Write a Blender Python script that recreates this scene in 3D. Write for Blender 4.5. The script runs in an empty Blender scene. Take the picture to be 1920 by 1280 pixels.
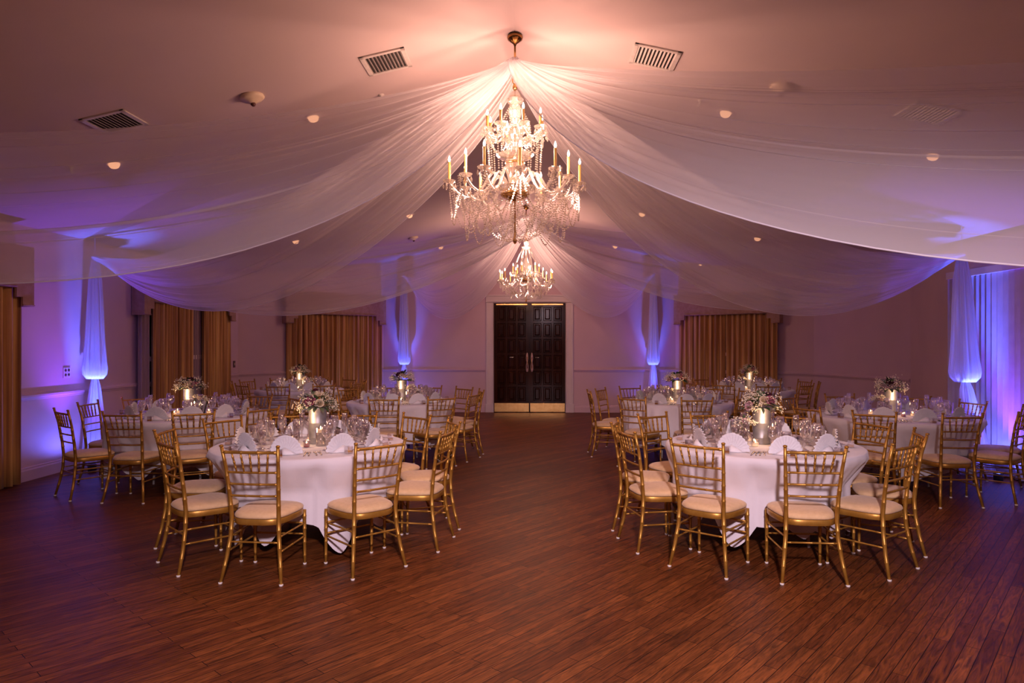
import bpy, bmesh, math, random
import numpy as np
from mathutils import Vector, Matrix
R = math.radians
PI = math.pi
C = bpy.context.scene.collection
sc = bpy.context.scene

# ------------------------------------------------------------------ camera
cam = bpy.data.cameras.new('camera'); cam.lens = 24.0; cam.sensor_width = 36.0
cam.shift_y = 3.0/1920; cam.clip_start = 0.05; cam.clip_end = 100
co = bpy.data.objects.new('camera', cam); C.objects.link(co)
co.location = (0, 0, 1.59); co.rotation_euler = (R(90), 0, math.atan(43.5/1280))
sc.camera = co

# ------------------------------------------------------------------ colour management, world
sc.view_settings.view_transform = 'Standard'
sc.view_settings.look = 'None'
sc.view_settings.gamma = 1.0
sc.view_settings.use_curve_mapping = False
sc.view_settings.exposure = 0.0
sc.cycles.use_denoising = True
sc.cycles.max_bounces = 10
sc.cycles.diffuse_bounces = 4
sc.cycles.glossy_bounces = 4
sc.cycles.transmission_bounces = 6
sc.cycles.transparent_max_bounces = 24
sc.cycles.sample_clamp_indirect = 4.0
sc.cycles.caustics_reflective = False
sc.cycles.caustics_refractive = False
w = bpy.data.worlds.new('night'); sc.world = w; w.use_nodes = True
w.node_tree.nodes['Background'].inputs[0].default_value = (0.02, 0.02, 0.05, 1)
w.node_tree.nodes['Background'].inputs[1].default_value = 0.3

CHAND_COL = (1.0, 0.54, 0.40)
CHAND_W = 140.0          # per chandelier, shared by its point lamps
FILL_COL = (1.0, 0.73, 0.84)
UP_COL = (0.22, 0.05, 1.0)
UP_W = 300.0
DOWN_W = 7.0

def lamp(name, kind, loc, energy, color, radius=0.05, rot=(0, 0, 0), spot=None, blend=0.5, parent=None):
    l = bpy.data.lights.new(name, kind); l.energy = energy; l.color = color
    if kind in ('POINT', 'SPOT'): l.shadow_soft_size = radius
    if kind == 'SPOT': l.spot_size = spot; l.spot_blend = blend
    o = bpy.data.objects.new(name, l); C.objects.link(o); o.location = loc; o.rotation_euler = rot
    if parent: o.parent = parent
    return o

# unseen hall lamp behind the camera, plus an added fill spot for the tables
lamp('rear_hall_lamp', 'POINT', (-0.1, -1.3, 3.1), 28, FILL_COL, 0.30)
lamp('rear_fill_spot', 'SPOT', (0.4, -0.9, 3.0), 1650, FILL_COL, 0.12, (R(50), 0, 0), R(90), 1.0)

XC, ZR, SL = -0.17, 4.19, 0.22
def cz(x): return ZR - SL*abs(x - XC)

# ------------------------------------------------------------------ materials
MATS = {}
def principled(name, col, rough=0.5, metal=0.0, spec=0.5, noise=None, bump=None, sheen=0, trans=0, emit=None, es=0):
    """noise=(scale, col2, stretch) mixes a second colour; bump=(scale, strength)"""
    if name in MATS: return MATS[name]
    m = bpy.data.materials.new(name); m.use_nodes = True; nt = m.node_tree
    b = nt.nodes['Principled BSDF']
    b.inputs['Base Color'].default_value = (*col, 1); b.inputs['Roughness'].default_value = rough
    b.inputs['Metallic'].default_value = metal; b.inputs['Specular IOR Level'].default_value = spec
    b.inputs['Sheen Weight'].default_value = sheen
    b.inputs['Transmission Weight'].default_value = trans
    if emit: b.inputs['Emission Color'].default_value = (*emit, 1); b.inputs['Emission Strength'].default_value = es
    tc = nt.nodes.new('ShaderNodeTexCoord')
    if noise:
        mp = nt.nodes.new('ShaderNodeMapping'); mp.inputs['Scale'].default_value = noise[2] if len(noise) > 2 else (1, 1, 1)
        n = nt.nodes.new('ShaderNodeTexNoise'); n.inputs['Scale'].default_value = noise[0]; n.inputs['Detail'].default_value = 4
        mx = nt.nodes.new('ShaderNodeMix'); mx.data_type = 'RGBA'
        mx.inputs['A'].default_value = (*col, 1); mx.inputs['B'].default_value = (*noise[1], 1)
        rp = nt.nodes.new('ShaderNodeMapRange'); rp.inputs['From Min'].default_value = .35; rp.inputs['From Max'].default_value = .65
        L = nt.links.new
        L(tc.outputs['Object'], mp.inputs['Vector']); L(mp.outputs[0], n.inputs['Vector']); L(n.outputs['Fac'], rp.inputs['Value'])
        L(rp.outputs[0], mx.inputs['Factor']); L(mx.outputs['Result'], b.inputs['Base Color'])
    if bump:
        n2 = nt.nodes.new('ShaderNodeTexNoise'); n2.inputs['Scale'].default_value = bump[0]; n2.inputs['Detail'].default_value = 3
        bp = nt.nodes.new('ShaderNodeBump'); bp.inputs['Strength'].default_value = bump[1]; bp.inputs['Distance'].default_value = .01
        nt.links.new(tc.outputs['Object'], n2.inputs['Vector']); nt.links.new(n2.outputs['Fac'], bp.inputs['Height'])
        nt.links.new(bp.outputs[0], b.inputs['Normal'])
    MATS[name] = m
    return m

def glassy(name, tint=(1, 1, 1), transp=0.72, rough=0.05, gloss=(1, 1, 1), fres=1.5):
    """thin clear glass: transparent with fresnel-weighted reflection"""
    m = bpy.data.materials.new(name); m.use_nodes = True; nt = m.node_tree
    for n in list(nt.nodes): nt.nodes.remove(n)
    out = nt.nodes.new('ShaderNodeOutputMaterial')
    t = nt.nodes.new('ShaderNodeBsdfTransparent'); t.inputs[0].default_value = (*tint, 1)
    g = nt.nodes.new('ShaderNodeBsdfGlossy'); g.inputs['Color'].default_value = (*gloss, 1); g.inputs['Roughness'].default_value = rough
    lw = nt.nodes.new('ShaderNodeLayerWeight'); lw.inputs['Blend'].default_value = 0.35
    mr = nt.nodes.new('ShaderNodeMapRange'); mr.inputs['To Min'].default_value = 1-transp; mr.inputs['To Max'].default_value = min(1, (1-transp)*fres+.45)
    mx = nt.nodes.new('ShaderNodeMixShader')
    nt.links.new(lw.outputs['Facing'], mr.inputs['Value']); nt.links.new(mr.outputs[0], mx.inputs[0])
    nt.links.new(t.outputs[0], mx.inputs[1]); nt.links.new(g.outputs[0], mx.inputs[2]); nt.links.new(mx.outputs[0], out.inputs[0])
    return m

def crystal(name, transp, diff, rough=.08):
    m = bpy.data.materials.new(name); m.use_nodes = True; nt = m.node_tree
    for n in list(nt.nodes): nt.nodes.remove(n)
    N = nt.nodes.new; L = nt.links.new; out = N('ShaderNodeOutputMaterial')
    t = N('ShaderNodeBsdfTransparent'); g = N('ShaderNodeBsdfGlossy'); g.inputs['Color'].default_value = (1, .95, .88, 1); g.inputs['Roughness'].default_value = rough
    d = N('ShaderNodeBsdfDiffuse'); d.inputs[0].default_value = (1, .93, .84, 1); r = N('ShaderNodeBsdfTranslucent'); r.inputs[0].default_value = (1, .93, .84, 1)
    a = N('ShaderNodeMixShader'); a.inputs[0].default_value = .5; L(d.outputs[0], a.inputs[1]); L(r.outputs[0], a.inputs[2])
    b = N('ShaderNodeMixShader'); b.inputs[0].default_value = diff; L(g.outputs[0], b.inputs[1]); L(a.outputs[0], b.inputs[2])
    c = N('ShaderNodeMixShader'); c.inputs[0].default_value = 1-transp; L(t.outputs[0], c.inputs[1]); L(b.outputs[0], c.inputs[2]); L(c.outputs[0], out.inputs[0])
    return m

def sheer(name, col, base=0.4, edge=0.4, tl=0.5):
    m = bpy.data.materials.new(name); m.use_nodes = True; nt = m.node_tree
    for n in list(nt.nodes): nt.nodes.remove(n)
    out = nt.nodes.new('ShaderNodeOutputMaterial')
    t = nt.nodes.new('ShaderNodeBsdfTransparent')
    d = nt.nodes.new('ShaderNodeBsdfDiffuse'); d.inputs[0].default_value = (*col, 1)
    r = nt.nodes.new('ShaderNodeBsdfTranslucent'); r.inputs[0].default_value = (*col, 1)
    m1 = nt.nodes.new('ShaderNodeMixShader'); m1.inputs[0].default_value = tl
    lw = nt.nodes.new('ShaderNodeLayerWeight'); lw.inputs['Blend'].default_value = 0.5
    mr = nt.nodes.new('ShaderNodeMapRange'); mr.inputs['To Min'].default_value = base; mr.inputs['To Max'].default_value = base+edge
    m2 = nt.nodes.new('ShaderNodeMixShader')
    L = nt.links.new
    L(d.outputs[0], m1.inputs[1]); L(r.outputs[0], m1.inputs[2])
    L(lw.outputs['Facing'], mr.inputs['Value']); L(mr.outputs[0], m2.inputs[0])
    L(t.outputs[0], m2.inputs[1]); L(m1.outputs[0], m2.inputs[2]); L(m2.outputs[0], out.inputs[0])
    return m

def emission(name, col, s):
    m = bpy.data.materials.new(name); m.use_nodes = True; nt = m.node_tree
    for n in list(nt.nodes): nt.nodes.remove(n)
    out = nt.nodes.new('ShaderNodeOutputMaterial'); e = nt.nodes.new('ShaderNodeEmission')
    e.inputs[0].default_value = (*col, 1); e.inputs[1].default_value = s
    nt.links.new(e.outputs[0], out.inputs[0])
    return m

def floor_mat():
    m = bpy.data.materials.new('oak_planks'); m.use_nodes = True; nt = m.node_tree; L = nt.links.new
    b = nt.nodes['Principled BSDF']; N = nt.nodes.new
    tc = N('ShaderNodeTexCoord'); mp = N('ShaderNodeMapping'); mp.inputs['Rotation'].default_value = (0, 0, R(-50))
    L(tc.outputs['Object'], mp.inputs['Vector'])
    br = N('ShaderNodeTexBrick'); br.offset = .37; br.offset_frequency = 2; br.squash = 1
    br.inputs['Scale'].default_value = 1.0; br.inputs['Brick Width'].default_value = 0.92; br.inputs['Row Height'].default_value = 0.070
    br.inputs['Mortar Size'].default_value = .0022; br.inputs['Mortar Smooth'].default_value = .2
    br.inputs['Color1'].default_value = (.180, .056, .014, 1); br.inputs['Color2'].default_value = (.108, .030, .008, 1)
    br.inputs['Mortar'].default_value = (.012, .004, .002, 1); br.inputs['Bias'].default_value = 0.0
    L(mp.outputs[0], br.inputs['Vector'])
    mp2 = N('ShaderNodeMapping'); mp2.inputs['Scale'].default_value = (1.8, 17, 1); L(mp.outputs[0], mp2.inputs['Vector'])
    n = N('ShaderNodeTexNoise'); n.inputs['Scale'].default_value = 2.0; n.inputs['Detail'].default_value = 6; n.inputs['Distortion'].default_value = 2.2
    L(mp2.outputs[0], n.inputs['Vector'])
    mr = N('ShaderNodeMapRange'); mr.inputs['From Min'].default_value = .3; mr.inputs['From Max'].default_value = .7
    mr.inputs['To Min'].default_value = .40; mr.inputs['To Max'].default_value = 1.55
    L(n.outputs['Fac'], mr.inputs['Value'])
    n3 = N('ShaderNodeTexNoise'); n3.inputs['Scale'].default_value = 1.3; n3.inputs['Detail'].default_value = 3; L(mp.outputs[0], n3.inputs['Vector'])
    mr3 = N('ShaderNodeMapRange'); mr3.inputs['To Min'].default_value = .7; mr3.inputs['To Max'].default_value = 1.3; L(n3.outputs['Fac'], mr3.inputs['Value'])
    mu = N('ShaderNodeMath'); mu.operation = 'MULTIPLY'; L(mr.outputs[0], mu.inputs[0]); L(mr3.outputs[0], mu.inputs[1])
    vm = N('ShaderNodeVectorMath'); vm.operation = 'SCALE'; L(br.outputs['Color'], vm.inputs[0]); L(mu.outputs[0], vm.inputs['Scale'])
    L(vm.outputs[0], b.inputs['Base Color'])
    mr2 = N('ShaderNodeMapRange'); mr2.inputs['To Min'].default_value = .36; mr2.inputs['To Max'].default_value = .55
    L(n.outputs['Fac'], mr2.inputs['Value']); L(mr2.outputs[0], b.inputs['Roughness'])
    bp = N('ShaderNodeBump'); bp.inputs['Strength'].default_value = .35; bp.inputs['Distance'].default_value = .004
    mu2 = N('ShaderNodeMath'); mu2.operation = 'SUBTRACT'; L(n.outputs['Fac'], mu2.inputs[0]); L(br.outputs['Fac'], mu2.inputs[1])
    L(mu2.outputs[0], bp.inputs['Height']); L(bp.outputs[0], b.inputs['Normal'])
    b.inputs['Specular IOR Level'].default_value = .14
    return m

def curtain_mat():
    m = bpy.data.materials.new('striped_gold_curtain'); m.use_nodes = True; nt = m.node_tree; L = nt.links.new; N = nt.nodes.new
    b = nt.nodes['Principled BSDF']; b.inputs['Roughness'].default_value = .7; b.inputs['Sheen Weight'].default_value = .2
    tc = N('ShaderNodeTexCoord'); mp = N('ShaderNodeMapping'); mp.inputs['Scale'].default_value = (16, 16, .3)
    n = N('ShaderNodeTexNoise'); n.inputs['Scale'].default_value = 1.4; n.inputs['Detail'].default_value = 5
    cr = N('ShaderNodeValToRGB'); e = cr.color_ramp.elements
    e[0].position = .33; e[0].color = (.24, .10, .03, 1); e[1].position = .68; e[1].color = (.76, .48, .14, 1)
    x = cr.color_ramp.elements.new(.5); x.color = (.50, .25, .075, 1)
    L(tc.outputs['Object'], mp.inputs['Vector']); L(mp.outputs[0], n.inputs['Vector']); L(n.outputs['Fac'], cr.inputs[0]); L(cr.outputs[0], b.inputs['Base Color'])
    return m

M_wall = principled('wall_paint', (.66, .47, .51), .75, noise=(1.5, (.62, .44, .48)), bump=(60, .05))
M_ceil = principled('ceiling_paint', (.62, .50, .48), .85, noise=(1.2, (.58, .47, .46)), bump=(90, .05))
M_trim = principled('white_trim', (.70, .58, .58), .4, noise=(4, (.66, .55, .55)))
M_floor = floor_mat()
M_gold = principled('gold_paint', (.50, .27, .05), .38, .55, noise=(18, (.42, .21, .03)), bump=(40, .05))
M_cush = principled('ivory_cushion', (.74, .52, .28), .75, noise=(40, (.68, .47, .24)), sheen=.2, bump=(150, .1))
M_cap = principled('white_foot_cap', (.8, .76, .72), .5, noise=(50, (.7, .66, .62)))
M_linen = principled('white_linen', (.80, .77, .80), .85, noise=(6, (.77, .74, .77)), sheen=.15, bump=(25, .12))
M_napkin = principled('white_napkin', (.86, .85, .87), .8, noise=(30, (.82, .80, .83)), bump=(60, .15))
M_curt = curtain_mat()
M_val = principled('tan_damask_valance', (.42, .26, .19), .7, noise=(14, (.36, .20, .13)), bump=(40, .15))
M_door = principled('dark_mahogany', (.042, .012, .005), .13, noise=(9, (.020, .005, .002), (1, 1, .15)), spec=.16)
M_brass = principled('brass', (.80, .52, .20), .25, 1.0, noise=(12, (.66, .40, .14)))
M_dbrass = principled('dark_brass', (.30, .15, .05), .22, 1.0, noise=(12, (.2, .10, .03)))
M_pull = principled('pale_pull', (.72, .52, .40), .35, .4, noise=(12, (.62, .42, .30)))
M_vent = principled('vent_metal', (.68, .62, .58), .5, .1, noise=(20, (.6, .54, .5)))
M_black = principled('duct_dark', (.012, .009, .008), .7, noise=(10, (.02, .014, .012)))
M_silver = principled('cutlery_silver', (.62, .56, .56), .22, 1.0, noise=(30, (.5, .45, .45)))
M_vase = principled('galvanised_metal', (.40, .40, .42), .48, .7, noise=(16, (.30, .30, .32)), bump=(18, .25))
M_plate = principled('white_china', (.82, .80, .80), .25, noise=(20, (.78, .76, .76)))
M_glass = glassy('clear_glass', (.97, .96, .98), .80, .04)
M_crystal = crystal('cut_crystal', .28, .22)
M_cryst2 = crystal('smooth_crystal', .40, .25, .12)
M_water = glassy('water', (.95, .93, .92), .88, .02)
M_candle = principled('gold_candle_sleeve', (.74, .47, .14), .4, .3, noise=(25, (.6, .36, .1)))
M_bulb = emission('lit_bulb', (1.0, .80, .66), 9.0)
M_flame = emission('candle_flame', (1.0, .58, .28), 32.0)
M_wax = principled('ivory_wax', (.85, .70, .50), .5, noise=(20, (.8, .64, .44)), emit=(1, .50, .22), es=.9)  # emission puts the flame's glow into the wax itself
M_redwax = principled('red_wax', (.45, .05, .04), .35, noise=(20, (.35, .03, .03)))
M_amber = principled('amber_jam', (.72, .30, .06), .3, noise=(20, (.6, .24, .04)))
M_card = principled('dark_card', (.03, .022, .022), .4, noise=(12, (.05, .035, .03)))
M_leaf = principled('dark_leaf', (.045, .10, .035), .5, noise=(20, (.02, .05, .02)))
M_leaf2 = principled('sage_leaf', (.16, .20, .12), .6, noise=(20, (.10, .14, .07)))
M_breath = principled('babys_breath', (.88, .82, .66), .8, noise=(50, (.8, .74, .58)))
M_rose_m = principled('mauve_rose', (.55, .20, .25), .6, noise=(18, (.45, .13, .19)))
M_rose_d = principled('burgundy_bloom', (.10, .012, .03), .6, noise=(18, (.06, .01, .02)))
M_rose_c = principled('cream_bloom', (.76, .66, .46), .6, noise=(18, (.66, .54, .36)))
M_rose_p = principled('blush_bloom', (.62, .40, .42), .6, noise=(18, (.54, .32, .34)))
M_bottle = glassy('dark_green_glass', (.04, .07, .04), .5, .06)
M_sheer = sheer('white_sheer', (.90, .86, .88), .33, .36, .5)
M_drape = sheer('white_sheer_gathered', (.88, .86, .92), .72, .22, .55)
M_plastic = principled('cream_plastic', (.68, .56, .40), .5, noise=(20, (.6, .48, .33)))
M_lens = emission('downlight_glow', (1.0, .44, .24), 1.35)
M_can = principled('black_can', (.015, .015, .018), .4, noise=(20, (.03, .03, .03)))
M_led = emission('blue_led', (.10, .16, 1.0), 30.0)
M_night = principled('night_glass', (.01, .012, .03), .08, noise=(2, (.02, .02, .04)))
M_brown = principled('brown_plate', (.10, .035, .025), .4, noise=(20, (.07, .02, .015)))
M_mauve = principled('mauve_sheer', (.36, .26, .30), .8, noise=(14, (.30, .21, .26), (6, 6, .3)))
M_pleat = principled('pleated_vinyl', (.62, .56, .62), .6, noise=(8, (.57, .51, .57)))

# ------------------------------------------------------------------ mesh helpers
class MB:
    def __init__(s): s.v = []; s.f = []; s.sm = []
    def add(s, vs, fs, smooth=True):
        o = len(s.v); s.v.extend([tuple(p) for p in vs]); s.f.extend([tuple(i+o for i in f) for f in fs]); s.sm.extend([smooth]*len(fs)); return s
    def box(s, c, d, rot=None, smooth=False):
        x, y, z = [k/2 for k in d]
        vs = [Vector((a*x, b*y, e*z)) for a in (-1, 1) for b in (-1, 1) for e in (-1, 1)]
        if rot is not None: vs = [rot @ v for v in vs]
        c = Vector(c); vs = [v+c for v in vs]
        return s.add(vs, [(0, 1, 3, 2), (4, 6, 7, 5), (0, 4, 5, 1), (2, 3, 7, 6), (0, 2, 6, 4), (1, 5, 7, 3)], smooth)
    def tube(s, pts, rad, n=8, cap=True, smooth=True, closed=False):
        pts = [Vector(p) for p in pts]; k = len(pts)
        if not hasattr(rad, '__len__'): rad = [rad]*k
        vs = []; fs = []; up = None
        for i, p in enumerate(pts):
            if closed: t = (pts[(i+1) % k]-pts[i-1]).normalized()
            else: t = (pts[min(i+1, k-1)]-pts[max(i-1, 0)]).normalized()
            if up is None:
                up = Vector((0, 0, 1)) if abs(t.z) < .9 else Vector((0, 1, 0))
            a = t.cross(up).normalized(); b = a.cross(t).normalized(); up = b
            for j in range(n):
                q = 2*PI*j/n; vs.append(p+(a*math.cos(q)+b*math.sin(q))*rad[i])
        segs = k if closed else k-1
        for i in range(segs):
            for j in range(n):
                i2 = (i+1) % k; fs.append((i*n+j, i*n+(j+1) % n, i2*n+(j+1) % n, i2*n+j))
        if cap and not closed:
            fs.append(tuple(range(n))[::-1]); fs.append(tuple((k-1)*n+j for j in range(n)))
        return s.add(vs, fs, smooth)
    def lathe(s, prof, n=16, c=(0, 0, 0), smooth=True, M=None):
        vs = []; fs = []; k = len(prof)
        for r, z in prof:
            for j in range(n):
                q = 2*PI*j/n; v = Vector((max(r, 1e-4)*math.cos(q), max(r, 1e-4)*math.sin(q), z))
                if M is not None: v = M @ v
                vs.append(v+Vector(c))
        for i in range(k-1):
            for j in range(n):
                fs.append((i*n+j, i*n+(j+1) % n, (i+1)*n+(j+1) % n, (i+1)*n+j))
        if prof[0][0] > 1e-3: pass
        return s.add(vs, fs, smooth)
    def octa(s, c, r, rz=None, smooth=False):
        rz = rz or r; x, y, z = c
        return s.add([(x+r, y, z), (x, y+r, z), (x-r, y, z), (x, y-r, z), (x, y, z+rz), (x, y, z-rz)],
                     [(0, 1, 4), (1, 2, 4), (2, 3, 4), (3, 0, 4), (1, 0, 5), (2, 1, 5), (3, 2, 5), (0, 3, 5)], smooth)
    def ball(s, c, r, n=8, m=6, sc3=(1, 1, 1)):
        prof = [(r*math.sin(PI*i/m), -r*math.cos(PI*i/m)) for i in range(m+1)]
        M = Matrix.Diagonal(sc3)
        return s.lathe(prof, n, c, True, M)
    def grid(s, P, smooth=True, closed=False):
        a = len(P); b = len(P[0]); vs = [p for row in P for p in row]; fs = []
        for i in range(a if closed else a-1):
            for j in range(b-1):
                i2 = (i+1) % a; fs.append((i*b+j, i2*b+j, i2*b+j+1, i*b+j+1))
        return s.add(vs, fs, smooth)
    def mesh(s, name, mat):
        me = bpy.data.meshes.new(name); me.from_pydata([tuple(v) for v in s.v], [], s.f); me.update()
        me.polygons.foreach_set('use_smooth', s.sm)
        if mat: me.materials.append(mat)
        return me
    def build(s, name, mat, parent=None, loc=None, rot=None):
        o = bpy.data.objects.new(name, s.mesh(name, mat)); C.objects.link(o)
        if parent: o.parent = parent
        if loc is not None: o.location = loc
        if rot is not None: o.rotation_euler = rot
        return o

def tag(o, label=None, cat=None, group=None, kind=None):
    if label: o['label'] = label
    if cat: o['category'] = cat
    if group: o['group'] = group
    if kind: o['kind'] = kind
    return o
def empty(name, loc=(0, 0, 0), rz=0.0, label=None, cat=None, group=None, kind=None):
    o = bpy.data.objects.new(name, None); C.objects.link(o); o.location = loc; o.rotation_euler = (0, 0, rz); o.empty_display_size = .1
    return tag(o, label, cat, group, kind)
KIDS = {}
def kids(o):
    return [c for c in o.children]
def copy_tree(o, parent=None, tree=None):
    c = o.copy(); C.objects.link(c)
    if parent: c.parent = parent
    for ch in (tree or TREES)[o.name]: copy_tree(ch, c, tree or TREES)
    return c
TREES = {}
def remember(o):
    TREES[o.name] = list(o.children)
    for ch in o.children: remember(ch)
def bevel(o, wd=.004, seg=2):
    m = o.modifiers.new('bevel', 'BEVEL'); m.width = wd; m.segments = seg; m.limit_method = 'ANGLE'; return o
def struct(o): o['kind'] = 'structure'; return o

# ------------------------------------------------------------------ room shell
YB, YF = -3.2, 15.7
WL = -5.87
A_, B_ = (WL, 13.3), (-3.52, YF)          # left chamfer
C_, D_ = (3.2, YF), (5.55, 13.8)          # right chamfer
E_, F_ = (6.2, 11.5), (5.65, 9.4)         # right wall with return
G_ = (5.65, YB)
H_ = (WL, YB)
outline = [H_, A_, B_, C_, D_, E_, F_, G_]
fl = MB(); fl.add([(x*1.0, y, 0) for x, y in outline[::-1]], [tuple(range(8))[::-1]], False)
struct(fl.build('floor', M_floor))
sb = MB(); sb.box((0, 6.2, -.13), (13.4, 20, .2)); struct(sb.build('floor_slab', M_black))
# vaulted ceiling: two slopes
ce = MB()
x0, x1 = -6.2, 6.6
ce.add([(XC, YB-.2, ZR), (XC, YF+.2, ZR), (x1, YF+.2, cz(x1)), (x1, YB-.2, cz(x1)), (x0, YF+.2, cz(x0)), (x0, YB-.2, cz(x0)),
        (x0, YF+.2, ZR+.2), (x0, YB-.2, ZR+.2), (x1, YF+.2, ZR+.2), (x1, YB-.2, ZR+.2)],
       [(0, 3, 2, 1), (0, 1, 4, 5), (4, 6, 7, 5), (3, 9, 8, 2), (6, 8, 9, 7)], False)
struct(ce.build('ceiling', M_ceil))

def wall(name, pts, mat=M_wall, th=.12):
    """vertical wall along a polyline, top following the ceiling slope"""
    mb = MB(); P = []
    for (xa, ya), (xb, yb) in zip(pts[:-1], pts[1:]):
        seq = [0, 1]
        if (xa-XC)*(xb-XC) < 0: seq = [0, (XC-xa)/(xb-xa), 1]
        for t in seq:
            p = (xa+(xb-xa)*t, ya+(yb-ya)*t)
            if not P or P[-1] != p: P.append(p)
    n = len(P); vs = []
    for i, (x, y) in enumerate(P):
        a = Vector(P[max(i-1, 0)]); b = Vector(P[min(i+1, n-1)]); t = (b-a).normalized(); nn = Vector((-t.y, t.x))*th
        vs += [(x, y, -.02), (x, y, cz(x)+.01), (x+nn.x, y+nn.y, -.02), (x+nn.x, y+nn.y, cz(x)+.01)]
    fs = []
    for i in range(n-1):
        a = i*4; b = a+4; fs += [(a, b, b+1, a+1), (a+2, a+3, b+3, b+2), (a+1, b+1, b+3, a+3), (a, a+2, b+2, b)]
    fs += [(0, 1, 3, 2), ((n-1)*4, (n-1)*4+2, (n-1)*4+3, (n-1)*4+1)]
    mb.add(vs, fs, False)
    return struct(mb.build(name, mat))
wall('wall_left', [H_, A_])
wall('wall_left_corner', [A_, B_])
wall('wall_far', [B_, C_])
wall('wall_right_corner', [C_, D_])
wall('wall_right', [D_, E_])
wall('wall_right_return', [E_, F_])
wall('wall_right_side', [F_, G_])
wall('wall_back', [G_, H_])

def trim(name, pts, prof, mat=M_trim):
    """prof = [(out, z)...] swept along polyline; out is measured into the room (to the right of travel)"""
    mb = MB(); P = [Vector(p) for p in pts]; n = len(P); rows = []
    for i, p in enumerate(P):
        if i == 0: t = (P[1]-P[0]).normalized(); m = Vector((t.y, -t.x))
        elif i == n-1: t = (P[-1]-P[-2]).normalized(); m = Vector((t.y, -t.x))
        else:
            t1 = (P[i]-P[i-1]).normalized(); t2 = (P[i+1]-P[i]).normalized()
            n1 = Vector((t1.y, -t1.x)); n2 = Vector((t2.y, -t2.x)); m = (n1+n2); m = m/(m.length_squared/2)
        rows.append([(p.x+m.x*o, p.y+m.y*o, z) for o, z in prof])
    mb.grid(rows, False)
    k = len(prof); mb.add(rows[0], [tuple(range(k))], False); mb.add(rows[-1], [tuple(range(k))[::-1]], False)
    return struct(mb.build(name, mat))
rail = [(0, .925), (.012, .93), (.018, .95), (.034, .962), (.036, .985), (.022, .992), (.022, 1.0), (0, 1.005)]
base = [(0, 0), (.022, 0), (.022, .12), (.014, .135), (.014, .15), (0, .158)]
dl, dr = -.13-.82-.20, -.13+.82+.20
trim('trim_1', [H_, A_, B_, (dl, YF)], rail, M_wall); trim('trim_2', [(dr, YF), C_, D_, E_], rail, M_wall)
trim('baseboard_left', [H_, A_, B_, (dl, YF)], base, M_wall); trim('baseboard_right', [(dr, YF), C_, D_, E_, F_, G_], base, M_wall)

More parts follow.
